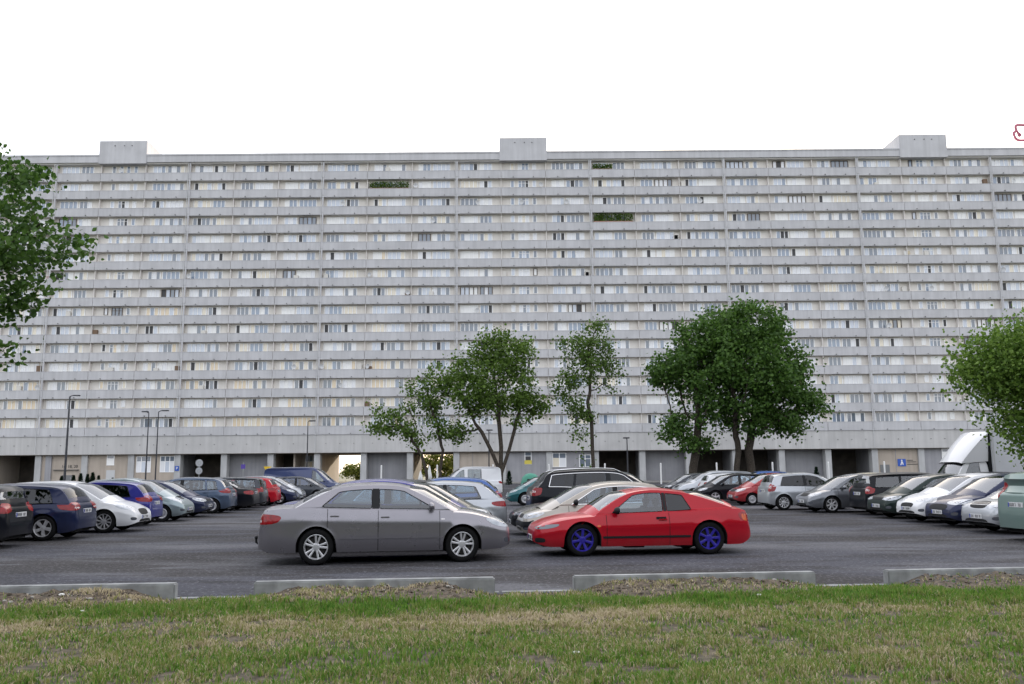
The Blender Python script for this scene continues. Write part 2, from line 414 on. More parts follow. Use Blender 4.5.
    def is_rear(s_): x, z = O[s_]; return x <= xrt and z > zb(max(x, cab0 + .01)) + S.get('rearsill', .05) and s_ > 3
    shell, wsf, rwf = [], [], []
    for s_ in range(ns - 1):
        for j in range(len(us) - 1):
            f = (gi[s_][j], gi[s_][j + 1], gi[s_ + 1][j + 1], gi[s_ + 1][j]); inner = 2 <= j < len(us) - 3
            inner = 3 <= j < len(us) - 4 + 1 if False else (2 <= j <= len(us) - 4)
            if inner and is_front(s_) and is_front(s_ + 1): wsf.append(f)
            elif inner and is_rear(s_) and is_rear(s_ + 1) and S.get('rearglass', True): rwf.append(f)
            else: shell.append(f)
    # ---- side wall of the greenhouse with window openings
    inset = S.get('inset', .075)
    ztop = lambda x: float(np.interp(x, Ow[:, 0], Ow[:, 1]))
    base = [(x, zb(x) - .03) for x in np.linspace(cab0, cab1, 24)]
    outer = [tuple(p) for p in Ow] + base[::-1][1:-1]
    wins = []
    for wdef in S['windows']:
        x0b, x0t, x1b, x1t = wdef[:4]; rise = wdef[4] if len(wdef) > 4 else 0.025
        bot = [(x, zb(x) + rise) for x in np.linspace(x0b, x1b, 12)]
        top = [(x, max(ztop(x) - inset, zb(x) + rise + .012)) for x in np.linspace(x0t, x1t, 14)]
        poly = bot + top[::-1]
        P2 = []
        for i, p in enumerate(poly):                       # cut the four corners a little
            a, c = np.array(poly[i - 1]), np.array(poly[(i + 1) % len(poly)]); q = np.array(p)
            d1, d2 = a - q, c - q; l1, l2 = np.linalg.norm(d1), np.linalg.norm(d2)
            if l1 > 1e-5 and l2 > 1e-5 and np.dot(d1, d2) / (l1 * l2) > -.9:
                r = .03
                P2 += [tuple(q + d1 / l1 * min(r, l1 * .45)), tuple(q + (d1 / l1 * min(r, l1 * .45) + d2 / l2 * min(r, l2 * .45)) * .3), tuple(q + d2 / l2 * min(r, l2 * .45))]
            else: P2.append(p)
        wins.append(P2)
    loops = [[Vector((x, z, 0)) for x, z in outer]] + [[Vector((x, z, 0)) for x, z in wn] for wn in wins]
    tris = tessellate_polygon(loops); flat = [p for lp in loops for p in lp]
    wall_v = {}; wall_f = {}
    for sgn in (1, -1):
        wall_v[sgn] = [(p.x - c0, sgn * yg(p.x, p.y), p.y) for p in flat]
        wall_f[sgn] = [tuple(t) if sgn < 0 else tuple(reversed(t)) for t in tris]
    # ---- assemble
    mats_ = [P, M_UNDER, M_INT]
    b = MB(); b.add(v, groups['body'], 0); b.add(v, caps, 0)
    b.add(v, groups['inner'], 2)
    b.add(gv, shell, 0)
    for sgn in (1, -1): b.add(wall_v[sgn], wall_f[sgn], 0)
    for i in range(nx - 1):                                   # the wheel-arch lips and sill returns
        for j, sg in ((0, 1), (nc - 1, -1)):
            p, q = v[idx[i][j]], v[idx[i + 1][j]]
            y2p, y2q = p[1] - sg * min(.30, abs(p[1])), q[1] - sg * min(.30, abs(q[1]))
            b.add([p, q, (q[0], y2q, q[2]), (p[0], y2p, p[2])], [(0, 1, 2, 3)], 1)
    b.box(.18 - c0, L - .18 - c0, -(W - .29), W - .29, low - .005, .50, 1)
    for xc in (xr, xf): b.box(max(xc - Ra - .04, .2) - c0, min(xc + Ra + .04, L - .2) - c0, -(W - .297), W - .297, low + .01, min(Rw + Ra + .04, zsh(xc) - .02), 1)
    def clean(mb, nm, mt, smooth=True, angle=32, parent=root):
        me = bpy.data.meshes.new(nm); me.from_pydata(mb.v, [], mb.f)
        for m in mt: me.materials.append(m)
        me.polygons.foreach_set('material_index', mb.mi)
        bm = bmesh.new(); bm.from_mesh(me); bmesh.ops.remove_doubles(bm, verts=bm.verts[:], dist=.0015)
        bmesh.ops.delete(bm, geom=[q for q in bm.verts if not q.link_faces], context='VERTS')
        bmesh.ops.recalc_face_normals(bm, faces=bm.faces[:]); bm.to_mesh(me); bm.free()
        me.polygons.foreach_set('use_smooth', [True] * len(me.polygons)); me.set_sharp_from_angle(angle=R(angle)); me.update()
        return link(nm, me, parent)
    bod = clean(b, 'body', mats_)
    for (k, lft), fs in groups['door'].items():
        d = MB(); d.add(v, fs, 0); dob = clean(d, 'door', [P])
        xs_ = [v[i][0] for f in fs for i in f]; x0, x1 = min(xs_), max(xs_); zz = zsh(x1 + c0)
        # door handle (a sub-part) near the rear edge
        hx = x0 + .13; hz = zsh(x0 + .2 + c0) - S.get('handle_drop', .10); sg = 1 if lft else -1
        hy = side(hx + c0, hz) * sg; hb = MB(); hb.bbox(hx - .085, hx + .085, hy - .012, hy + .026, hz - .016, hz + .016, .010)
        hb.build('handle', [S.get('handle_mat') or P], dob, True)
    for g, nm in (('bonnet', 'bonnet'), ('boot', 'boot_lid')):
        if groups[g]: d = MB(); d.add(v, groups[g], 0); clean(d, nm, [P])
    if wsf: d = MB(); d.add(gv, wsf); clean(d, 'windscreen', [G_WS])
    if rwf: d = MB(); d.add(gv, rwf); clean(d, 'rear_window', [window_mat or G_WS])
    for sgn in (1, -1):
        for wi, wn in enumerate(wins):
            d = MB(); d.add([(x - c0, sgn * (yg(x, z) - .004), z) for x, z in wn], [tuple(range(len(wn)))])
            d.build('side_window', [window_mat if (window_mat and wi in S.get('tintw', range(9))) else G_CAR], root, False)
    # ---- things laid on the skin
    bvh = BVHTree.FromPolygons([Vector(p) for p in v + gv], [f for f in groups['body'] + groups['bonnet'] + groups['boot'] + sum(groups['door'].values(), []) + caps] + [tuple(i + len(v) for i in f) for f in shell + wsf + rwf])
    def skin(poly3, phi, nm, m, off=.004, thick=.02, round_=True, res=.03, parent=None, tilt=0):
        """a patch whose outline, given as rough (x, y, z) points (x from the rear bumper), is pressed onto the body from direction phi."""
        dvec = Vector((cos(phi), sin(phi), 0)); e = Vector((-sin(phi), cos(phi), 0))
        p2 = [((x - c0) * e.x + y * e.y, z) for x, y, z in poly3]
        if round_: p2 = rounded(p2, .22, 2)
        A = np.array(p2); mn, mxx = A.min(0), A.max(0); pts = [Vector(p) for p in p2]; n = len(pts)
        gx = np.arange(mn[0] + res * .7, mxx[0], res); gz = np.arange(mn[1] + res * .7, mxx[1], res)
        def inside(px, pz):
            c = False; j = n - 1
            for i in range(n):
                if (p2[i][1] > pz) != (p2[j][1] > pz) and px < (p2[j][0] - p2[i][0]) * (pz - p2[i][1]) / (p2[j][1] - p2[i][1]) + p2[i][0]: c = not c
                j = i
            return c
        extra = [Vector((a, c)) for a in gx for c in gz if inside(a, c)]
        try: vo, eo, fo = delaunay_2d_cdt(pts + extra, [(i, (i + 1) % n) for i in range(n)], [], 1, 1e-5)[:3]
        except Exception: return None
        vo = [tuple(q) for q in vo]; P3 = []
        for t, z in vo:
            o = e * t + dvec * 6 + Vector((0, 0, z)); h = bvh.ray_cast(o, -dvec)
            P3.append(h[0] if h[0] is not None else None)
        ok = [p for p in P3 if p is not None]
        if len(ok) < 3: return None
        mb = MB(); N = len(P3)
        P3 = [p if p is not None else min(ok, key=lambda q: (q.z - vo[i][1]) ** 2 + ((q.x * e.x + q.y * e.y) - vo[i][0]) ** 2) for i, p in enumerate(P3)]
        outp = [p + dvec * off for p in P3]; inn = [p - dvec * thick for p in P3]
        mb.add([tuple(p) for p in outp], [tuple(f) for f in fo]); cnt = {}
        for f in fo:
            for i in range(len(f)):
                a, c = f[i], f[(i + 1) % len(f)]; cnt[(a, c)] = 1
        rim_ = [k for k in cnt if (k[1], k[0]) not in cnt]
        mb.add([tuple(p) for p in outp] + [tuple(p) for p in inn], [(a, c, c + N, a + N) for a, c in rim_])
        return mb.build(nm, [m], parent or root, True, angle=40)
    both = lambda poly, sg: [(x, y * sg, z) for x, y, z in poly]
    D = S.get('dec', {})
    for nm, m, phi, poly, sides in D.get('patches', ()):
        for sg in ((1, -1) if sides else (1,)): skin(both(poly, sg), phi * sg if abs(phi) < 2 or abs(phi) < pi - .01 else phi, nm, m)
    if bumper:                                                  # unpainted bumpers and side strips
        z0, z1 = bumper
        skin([(L, -W * .93, z0), (L, W * .93, z0), (L, W * .93, z1), (L, -W * .93, z1)], 0, 'bumper', M_DARK, off=.018, round_=False, res=.06)
        skin([(0, -W * .93, z0), (0, W * .93, z0), (0, W * .93, z1), (0, -W * .93, z1)], pi, 'bumper', M_DARK, off=.018, round_=False, res=.06)
    if moulding:
        z0, z1, m = moulding
        for sg in (1, -1):
            skin(both([(xr + Ra + .03, W, z0), (xf - Ra - .03, W, z0), (xf - Ra - .03, W, z1), (xr + Ra + .03, W, z1)], sg), sg * pi / 2, 'side_moulding', m, off=.008, round_=False, res=.08)
    # seams of doors: narrow dark gaps
    sm = MB()
    for sg in (1, -1):
        for d in S['doors']:
            for xx in d[:2]:
                zz0 = max(zlow(xx), low) + .02; zz1 = zsh(xx)
                zs_ = np.linspace(zz0, zz1 - .005, 10)
                pts = [(xx - c0, sg * (side(xx, z) + .0025), z) for z in zs_]
                for a, c in zip(pts[:-1], pts[1:]):
                    sm.add([(a[0] - .005, a[1], a[2]), (a[0] + .005, a[1], a[2]), (c[0] + .005, c[1], c[2]), (c[0] - .005, c[1], c[2])], [(0, 1, 2, 3)])
    if sm.v: sm.build('door_seam', [M_UNDER], bod)
    # black door pillars between side windows
    for (xb, xt, wd) in S.get('pillars', ()):
        for sg in (1, -1):
            zz = np.linspace(0, 1, 6); mb = MB(); vs = []
            for t in zz:
                z = zb(xb) + .02 + t * (ztop(xt) - inset + .012 - zb(xb) - .02); x = xb + (xt - xb) * t
                y = sg * (yg(x, z) + .003); vs += [(x - wd / 2 - c0, y, z), (x + wd / 2 - c0, y, z)]
            mb.add(vs, [(2 * i, 2 * i + 1, 2 * i + 3, 2 * i + 2) for i in range(5)]); mb.build('door_pillar', [M_DARK], root)
    # window surround: thin dark (or bright) edging
    tr = MB()
    loops_ = wins
    if chrome_window:
        wd_ = S['windows']; lo = [(x, zb(x) + .02) for x in np.linspace(wd_[0][0], wd_[-1][2], 30)]; hi = [(x, max(ztop(x) - inset + .006, zb(x) + .035)) for x in np.linspace(wd_[0][1], wd_[-1][3], 30)]; loops_ = [lo + hi[::-1]]
    for sg in (1, -1):
        for wn in loops_:
            pts = [(x - c0, sg * (yg(x, z) + .002), z) for x, z in wn]; tr.tube(pts + [pts[0]], .012 if chrome_window else .007, 4, 0, False)
    tr.build('window_trim', [M_CHROME if chrome_window else M_DARK], root, True)
    # wheels
    st, rmm = wheel; rmm = rmm or M_ALLOY; tm, rm = rim_mesh(Rw, st, rmm)
    for xc in (xr, xf):
        for sg in (1, -1):
            yy = sg * (side(xc, Rw + Ra + .03) - .115)
            o = link('wheel', tm, root, (xc - c0, yy, Rw), (0, random.uniform(0, 1.2), pi if sg > 0 else 0)); link('rim', rm, o)
    if seats:
        smm = seat_mesh(interior or M_INT); mid = (xr + xf) / 2
        for yy in (.38, -.38):
            link('seat', smm, root, (mid + .18 - c0, yy, S.get('seatdz', 0)))
            if S.get('rear_seats', True): link('seat', smm, root, (max(xr + .28, cab0 + .95) - c0 - .05, yy, S.get('seatdz', 0)))
        sw = MB(); cx = mid + .62 - c0
        sw.tube([(cx + .03 * sin(a), .38 + .18 * cos(a), .98 + .17 * sin(a) + S.get('seatdz', 0)) for a in np.linspace(0, 2 * pi, 21)], .014, 6, 0, False)
        sw.tube([(cx + .25, .38, .9 + S.get('seatdz', 0)), (cx, .38, .98 + S.get('seatdz', 0))], .03, 6); sw.build('steering_wheel', [M_DARK], root, True)
    # mirrors
    mxp = S.get('mirror', cab1 - .42)
    for sg in (1, -1):
        zz = zb(mxp) + .075; yy = side(mxp, zb(mxp)); q = MB(); bm = bmesh.new(); bmesh.ops.create_uvsphere(bm, u_segments=14, v_segments=8, radius=1)
        for t in bm.verts:
            t.co = Vector((t.co.x * .085 if t.co.x > 0 else t.co.x * .03, t.co.y * .105, t.co.z * .072)) + Vector((mxp - c0, sg * (yy + .09), zz))
        q.frombm(bm); q.tube([(mxp - c0 + .01, sg * (yy - .03), zz - .05), (mxp - c0 + .01, sg * (yy + .04), zz - .03)], .022, 6)
        q.build('mirror', [mirror or P], root, True)
    # number plates
    def plate(x, z, phi):
        dv = Vector((cos(phi), 0, 0)); h = [bvh.ray_cast(Vector((0, yy, z)) + dv * 6, -dv)[0] for yy in (0, .2)]
        h = [q for q in h if q is not None]
        if not h: return
        px = max(q.x * dv.x for q in h) * dv.x + dv.x * .012; q = MB(); a, c = sorted((px, px - dv.x * .02)); q.bbox(a, c, -.26, .26, z - .057, z + .057, .006, 0)
        fx = px + dv.x * .003; sgn = -dv.x
        q.box(min(fx, px), max(fx, px), min(-.255 * sgn * -1, -.215 * sgn * -1), max(-.255 * sgn * -1, -.215 * sgn * -1), z - .05, z + .05, 2)
        po = q.build('number_plate', [M_PLATE, M_INK, M_PLBLUE], root, True)
        k = MB(); rnd = random.Random(int(abs(loc[0] * 100)) + int(phi))
        for i in range(7):
            if i == 2: continue
            y0 = -.185 + i * .058
            s0 = rnd.randint(0, 3)
            k.box(min(fx, px), max(fx, px) + 0, y0, y0 + .010, z - .034, z + .034)
            if s0 != 1: k.box(min(fx, px), max(fx, px), y0 + .030, y0 + .040, z - .034, z + .034)
            k.box(min(fx, px), max(fx, px), y0 + .010, y0 + .030, z + (.024 if s0 else -.034), z + (.034 if s0 else -.024))
            if s0 > 1: k.box(min(fx, px), max(fx, px), y0 + .010, y0 + .030, z - .005, z + .005)
        k.build('characters', [M_INK], po)
    pf, pr = S.get('plates', (.42, .75))
    plate(L, pf, 0); plate(0, pr, pi)
    if roof_rails:
        for sg in (1, -1):
            x0, x1 = S['glasstop'][0] + .02, S['glasstop'][1] - .05; q = MB()
            pts = []
            for t in np.linspace(0, 1, 12):
                x = x0 + (x1 - x0) * t; lift = .05 if 0 < t < 1 else .005; pts.append((x - c0, sg * (yg(x, ztop(x)) - .03), ztop(x) + lift))
            q.tube(pts, .018, 6); q.build('roof_rail', [roof_rails], root, True)
    if extras: extras(root, S, skin, side, zsh, yg, zb, ztop, c0, both)
    return root
# ------------------------------------------------------------------ car shapes
def dec(L, W, k=1.0, head=(.52, .38), hz=(.60, .79), tz=(.70, .93), tail='corner', grille=(.62, .74, .40), intake=True, fog=True, hm=None, tl=None, black_grille=True, clear=False):
    h = W / 2; T = tl or M_RED; p = []
    hx, hy = head; z0, z1 = hz[0] * k, hz[1] * k
    p.append(('headlight', hm or M_LENS, .72, [(L - hx, h * .97, z1), (L - .22, h * .74, z1 - .015), (L - .08, h * hy, z1 - .075), (L - .06, h * hy, z0 + .03), (L - .16, h * .78, z0), (L - hx * .72, h * .94, z0 + .05)], True))
    if hm is None: p.append(('headlight_bulb', M_LENSD, .72, [(L - .30, h * .84, z1 - .06), (L - .2, h * .72, z1 - .06), (L - .14, h * .62, z0 + .06), (L - .2, h * .78, z0 + .04)], True))
    a, b = tz[0] * k, tz[1] * k
    if tail == 'corner':
        p.append(('tail_light', T, 2.42, [(.46, h * .97, b - .03), (.10, h * .78, b), (.03, h * .50, b - .02), (.03, h * .50, a + .03), (.10, h * .80, a), (.40, h * .97, a + .03)], True))
        if clear: p.append(('reversing_lamp', M_WHITEL, 2.42, [(.12, h * .80, (a + b) / 2 - .01), (.03, h * .56, (a + b) / 2 - .01), (.03, h * .56, a + .05), (.12, h * .80, a + .04)], True))
    else:                                   # upright lamps
        p.append(('tail_light', T, 2.5, [(.26, h * .97, b), (.08, h * .84, b), (.04, h * .70, b - .02), (.03, h * .70, a), (.12, h * .86, a), (.26, h * .97, a + .03)], True))
        p.append(('reversing_lamp', M_WHITEL, 2.5, [(.14, h * .86, (a + b) / 2 + .03), (.04, h * .73, (a + b) / 2 + .03), (.04, h * .73, (a + b) / 2 - .04), (.14, h * .86, (a + b) / 2 - .04)], True))
    g0, g1, gw = grille
    if black_grille: p.append(('grille', M_DARK, 0, [(L, -h * gw, g0 * k), (L, h * gw, g0 * k), (L, h * (gw + .05), g1 * k), (L, -h * (gw + .05), g1 * k)], False))
    if intake: p.append(('air_intake', M_UNDER, 0, [(L, -h * .56, .24 * k), (L, h * .56, .24 * k), (L, h * .48, .37 * k), (L, -h * .48, .37 * k)], False))
    if fog: p.append(('fog_light', M_LENSD, .5, [(L - .2, h * .86, .44 * k), (L - .12, h * .66, .42 * k), (L - .12, h * .66, .35 * k), (L - .2, h * .84, .34 * k)], True))
    return {'patches': p}

SEDAN = dict(L=4.80, W=1.83, h=1.475, wheels=(1.10, 3.83, .325), low=.225,
    deck=[(0, .42), (.03, .62), (.075, .90), (.16, 1.02), (.45, 1.05), (.85, 1.06), (1.6, 1.03), (2.6, 1.0), (3.5, .985), (3.9, .96), (4.3, .88), (4.6, .77), (4.74, .66), (4.79, .52), (4.80, .45)],
    gh=[(.66, .99), (1.05, 1.19), (1.42, 1.345), (1.85, 1.40), (2.35, 1.405), (2.75, 1.36), (3.15, 1.185), (3.66, .92)], glasstop=(1.40, 2.80),
    windows=[(1.18, 1.50, 2.12, 2.12), (2.26, 2.26, 3.32, 2.74)], pillars=[(2.19, 2.19, .13)], doors=[(1.30, 2.24), (2.24, 3.40)], cowl=3.60, mirror=3.22,
    dec=dec(4.80, 1.83, 1.0, hz=(.61, .80), tz=(.72, .92), clear=True, grille=(.64, .75, .42)), plates=(.42, .80), handle_drop=.13)
COUPE = dict(L=4.42, W=1.70, h=1.29, wheels=(.965, 3.49, .315), low=.19, hatch=True, hcrown=.07, bulge=(.13, .045, .13), inset=.055, tum=.42, p=6.0, nose=.35,
    kick=.2, deck=[(0, .38), (.02, .50), (.07, .60), (.11, .76), (.18, .875), (.42, .925), (.9, .915), (1.6, .875), (2.4, .85), (3.1, .835), (3.6, .80), (3.95, .74), (4.2, .665), (4.34, .585), (4.405, .47), (4.42, .38)],
    gh=[(.46, .90), (.95, 1.065), (1.40, 1.195), (1.85, 1.245), (2.2, 1.245), (2.55, 1.175), (2.95, .965), (3.30, .74)], glasstop=(1.38, 2.52),
    windows=[(1.30, 1.45, 1.79, 1.79), (1.87, 1.87, 2.90, 2.45)], pillars=[(1.83, 1.83, .06)], doors=[(1.77, 3.02)], cowl=3.22, mirror=2.80, crease=((.62, .012, .10),),
    plates=(.34, .66), handle_drop=.13, tintw=(0,), rear_seats=True, seatdz=-.16)
h_ = .85
COUPE['dec'] = {'patches': [
    ('headlight', M_LENSD, .75, [(4.02, h_, .635), (4.28, .62, .60), (4.36, .40, .575), (4.38, .38, .52), (4.22, .72, .525), (4.06, h_, .575)], True),
    ('fog_light', M_DARK, .5, [(4.26, .72, .36), (4.36, .50, .36), (4.36, .50, .27), (4.26, .72, .27)], True),
    ('air_intake', M_UNDER, 0, [(4.42, -.40, .25), (4.42, .40, .25), (4.42, .40, .34), (4.42, -.40, .34)], False),
    ('tail_light', M_RED, 2.35, [(.26, h_, .82), (.06, .66, .81), (.03, .40, .79), (.03, .40, .64), (.05, .66, .62), (.26, h_, .66)], True),
    ('turn_signal', M_AMBER, 2.0, [(.24, h_, .78), (.10, .78, .77), (.09, .78, .63), (.22, h_, .65)], True),
    ('side_marker', M_AMBER, pi / 2, [(3.02 + .12, h_, .60), (3.02 + .19, h_, .60), (3.02 + .19, h_, .56), (3.02 + .12, h_, .56)], True)]}

def hatch(L=4.3, W=1.77, h=1.47, wb=2.65, fo=.87, Rw=.315, doors=5, rake=0.0, belt=0.0, tailz=(.78, 1.02), headz=(.62, .785), tail='corner', kick=0.0, long_roof=0.0, hood=0.0, **kw):
    """a hatchback or estate of length L: rake leans the tailgate forward, belt lifts the window line, long_roof makes an estate."""
    k = h / 1.47; xf = L - fo; xr = xf - wb; B = belt
    cow = xf - .02 - hood; lr = long_roof
    S = dict(L=L, W=W, h=h, wheels=(xr, xf, Rw), low=.19, hatch=True, cowl=cow, mirror=cow - .40, p=7.0,
        deck=[(0, .45 * k), (.03, .68 * k), (.09, (.92 + B) * k), (.2, (.985 + B) * k), (.8, (.98 + B) * k), (1.5, (.965 + B * .8) * k), (cow - .9, (.94 + B * .5) * k), (cow, .93 * k), (L - .72, .89 * k), (L - .40, .80 * k), (L - .16, .68 * k), (L - .05, .55 * k), (L, .45 * k)],
        gh=[(.17 + rake * .2, (.93 + B) * k), (.26 + rake * .6, 1.14 * k), (.40 + rake - lr * .5, 1.325 * k), (.80 + rake * .6 - lr * .4, 1.385 * k), ((L * .42), 1.425 * k), (cow - 1.05, 1.405 * k), (cow - .78, 1.335 * k), (cow - .38, 1.13 * k), (cow + .06, .88 * k)],
        glasstop=(.40 + rake - lr * .45, cow - .84), plates=(.42, .74 * k), bulge=(.08, .05, .15))
    a = .42 + rake * .7 - lr * .3; bp = cow - 1.28
    if doors == 3:
        bp = cow - 1.40
        S.update(doors=[(bp - .04, cow - .16)], windows=[(a + .10, a + .26, bp - .05, bp - .05), (bp + .05, bp + .05, cow - .24, cow - .80)], pillars=[(bp, bp, .10)])
    else:
        r0 = max(xr + .25, bp - .95)
        S.update(doors=[(xr + .18, bp), (bp, cow - .16)], windows=[(max(r0 - .05, a), max(r0 + .02, a + .15), bp - .07, bp - .07), (bp + .05, bp + .05, cow - .24, cow - .80)], pillars=[(bp, bp, .13)])
        if r0 - .12 - a > .22: S['windows'].insert(0, (a + .03, a + .13, r0 - .12, r0 - .06))
    S['dec'] = dec(L, W, k, hz=headz, tz=tailz, tail=tail, **kw)
    return S
def sedan(L=4.5, W=1.74, h=1.43, wb=2.6, fo=.88, Rw=.31, **kw):
    k = h / 1.475; xf = L - fo; xr = xf - wb; cow = xf - .02
    kw.setdefault('hz', (.60, .77)); kw.setdefault('tz', (.72, .92))
    return dict(L=L, W=W, h=h, wheels=(xr, xf, Rw), low=.19, cowl=cow, mirror=cow - .36,
        deck=[(0, .42 * k), (.03, .62 * k), (.10, .90 * k), (.22, 1.0 * k), (.45, 1.03 * k), (.9, 1.03 * k), (xr + .5, 1.0 * k), (cow - .9, .97 * k), (cow, .95 * k), (L - .7, .89 * k), (L - .36, .81 * k), (L - .13, .72 * k), (L - .04, .58 * k), (L, .46 * k)],
        gh=[(xr - .42, .97 * k), (xr - .05, 1.17 * k), (xr + .32, 1.355 * k), (xr + .75, 1.42 * k), (cow - 1.3, 1.43 * k), (cow - .82, 1.36 * k), (cow - .42, 1.17 * k), (cow + .06, .90 * k)], glasstop=(xr + .32, cow - .84),
        windows=[(xr + .10, xr + .42, cow - 1.37, cow - 1.37), (cow - 1.24, cow - 1.24, cow - .26, cow - .80)], pillars=[(cow - 1.305, cow - 1.305, .12)],
        doors=[(xr + .2, cow - 1.3), (cow - 1.3, cow - .18)], dec=dec(L, W, k, **kw), plates=(.42, .78))
def van(L=4.9, W=1.90, h=1.95, wb=3.0, fo=.92, Rw=.33, win='panel', **kw):
    xf = L - fo; xr = xf - wb; cow = xf + .02; k = h / 1.95
    S = dict(L=L, W=W, h=h, wheels=(xr, xf, Rw), low=.22, hatch=True, cowl=cow, mirror=cow - .30, p=9, tum=.16, lean=.03, bulge=(.03, .05, .18), inset=.14,
        deck=[(0, .5), (.02, .8), (.06, 1.02), (.2, 1.06 * k), (2, 1.06 * k), (cow, 1.08 * k), (L - .45, 1.0 * k), (L - .2, .88 * k), (L - .05, .68 * k), (L, .5 * k)],
        gh=[(.07, 1.02), (.10, 1.4 * k), (.15, 1.75 * k), (.3, 1.86 * k), (1.2, 1.90 * k), (cow - 1.2, 1.90 * k), (cow - .85, 1.82 * k), (cow - .45, 1.45 * k), (cow + .06, 1.02 * k)], glasstop=(.14, cow - .86),
        doors=[(cow - 1.15, cow - .12)], windows=[(cow - 1.08, cow - 1.05, cow - .22, cow - .72)], plates=(.5, .9), rear_seats=False, seatdz=.25, rearsill=.12,
        dec=dec(L, W, 1.18, hz=(.62, .82), tz=(.72, 1.0), tail='upright', grille=(.60, .70, .45)))
    if win == 'quarter': S['windows'].insert(0, (cow - 2.2, cow - 2.2, cow - 1.3, cow - 1.3))
    if win == 'all': S['windows'] = [(.35, .38, 1.25, 1.25), (1.38, 1.38, cow - 1.3, cow - 1.3)] + S['windows']
    return S
# ------------------------------------------------------------------ the ground
def ramp_noise(m, specs):
    """stack of noises over the base colour: (scale, lo, hi, colour, strength, stretch)."""
    N = m.node_tree.nodes; Lk = m.node_tree.links; b = N['Principled BSDF']; tc = N.new('ShaderNodeTexCoord')
    prev = None
    for sc_, lo, hi, col, st, stretch in specs:
        mp = N.new('ShaderNodeMapping'); mp.inputs['Scale'].default_value = stretch; mp.inputs['Rotation'].default_value = (0, 0, R(-5)); Lk.new(tc.outputs['Object'], mp.inputs['Vector'])
        n = N.new('ShaderNodeTexNoise'); n.inputs['Scale'].default_value = sc_; n.inputs['Detail'].default_value = 7; n.inputs['Roughness'].default_value = .6
        Lk.new(mp.outputs[0], n.inputs['Vector'])
        mr = N.new('ShaderNodeMapRange'); mr.inputs['From Min'].default_value = lo; mr.inputs['From Max'].default_value = hi; mr.inputs['To Max'].default_value = st
        Lk.new(n.outputs['Fac'], mr.inputs['Value'])
        mi = N.new('ShaderNodeMixRGB'); Lk.new(mr.outputs[0], mi.inputs['Fac']); mi.inputs['Color2'].default_value = (*col, 1)
        if prev: Lk.new(prev.outputs[0], mi.inputs['Color1'])
        else: mi.inputs['Color1'].default_value = b.inputs['Base Color'].default_value
        prev = mi
    Lk.new(prev.outputs[0], b.inputs['Base Color'])
M_ASPH = mat('worn asphalt', (0.056, 0.058, 0.072), rough=0.9, spec=.3, bump=(28, .9))
ramp_noise(M_ASPH, [(.30, .47, .60, (0.022, 0.020, 0.020), .95, (.55, 1.3, 1)), (.16, .46, .60, (0.125, 0.125, 0.135), .8, (.6, 1.4, 1)), (1.1, .52, .64, (0.022, 0.020, 0.020), .75, (.4, 1.6, 1)), (.26, .52, .57, (0.030, 0.027, 0.026), .75, (.5, 1.6, 1)),
                    (15, .55, .70, (0.22, 0.22, 0.245), .85, (1, 1, 1)), (11, .54, .70, (0.014, 0.014, 0.017), .7, (1, 1, 1))])
M_FAR = mat('distant ground', (0.10, 0.11, 0.06), rough=.95, noise=(.05, .4, (.07, .07, .06)))
M_PAVE = mat('concrete paving', (0.24, 0.235, 0.225), rough=.9, noise=(3, .3, None))
M_KERB = concrete('kerb concrete', (0.37, 0.38, 0.38), .5, 5)
M_SOIL = mat('thatch and soil', (0.14, 0.115, 0.075), rough=.95, noise=(9, .6, (0.045, 0.038, 0.026)), bump=(25, .8))
M_MOUND = mat('bare soil', (0.16, 0.125, 0.09), rough=.95, noise=(14, .6, (0.05, 0.04, 0.028)), bump=(30, 1))

KS = 0.085                                                # slope of the kerb line in plan
def kerb_y(x): return 12.40 + KS * x
def sheet(name, x0, x1, y0, y1, z, m):
    me = bpy.data.meshes.new(name); me.from_pydata([(x0, y0, z), (x1, y0, z), (x1, y1, z), (x0, y1, z)], [], [(0, 1, 2, 3)]); me.materials.append(m)
    return tag(link(name, me), kind='structure')
sheet('ground', -2500, 2500, -2500, 3000, -.05, M_FAR)
lot = MB(); lot.add([(-90, kerb_y(-90) - .1 + 0, 0), (90, kerb_y(90) - .1, 0), (90, 119, 0), (-90, 119, 0)], [(0, 1, 2, 3)])
tag(lot.build('parking_lot', M_ASPH), kind='structure')
pv = MB(); pv.box(-130, 130, 119, 152, -.04, .12); tag(pv.build('pavement', M_PAVE), kind='structure')

# kerbs: a flush run with raised blocks standing on it, wide gaps between them
def kerb_block(x0, x1, h, name, label=None, grp=None, kind=None, wd=.17):
    a = math.atan(KS); q = MB(); ln = (x1 - x0) / cos(a)
    q.bbox(0, ln, 0, wd, -.15, h, .018)
    o = q.build(name, M_KERB, None, True, (x0, kerb_y(x0), 0), (0, 0, a))
    return tag(o, label, 'kerb' if label else None, grp, kind)
for x in np.arange(-40.3, 40, 1.003): kerb_block(x + .004, x + .999, .010, 'flush_kerb', kind='structure', wd=.16)
SEGS = [(-14.9, -11.9), (-10.9, -7.95), (-7.94, -4.50), (-3.48, -.26), (.83, 4.26), (5.32, 8.75), (8.76, 12.1)]
KL = ['raised concrete kerb block further left of the grass edge', 'raised concrete kerb block beyond the left kerb', 'raised concrete kerb at the left edge, ending level with the grey saloon\'s tail',
      'raised concrete kerb in front of the grey saloon', 'raised concrete kerb in front of the red coupe', 'raised concrete kerb at the right edge with gravel heaped against it', 'raised concrete kerb block beyond the right edge']
for (x0, x1), lb in zip(SEGS, KL):
    if x1 < -10 or x0 > 11: continue
    kerb_block(x0, x1, .205, 'raised_kerb', lb, 'raised kerb blocks along the grass')

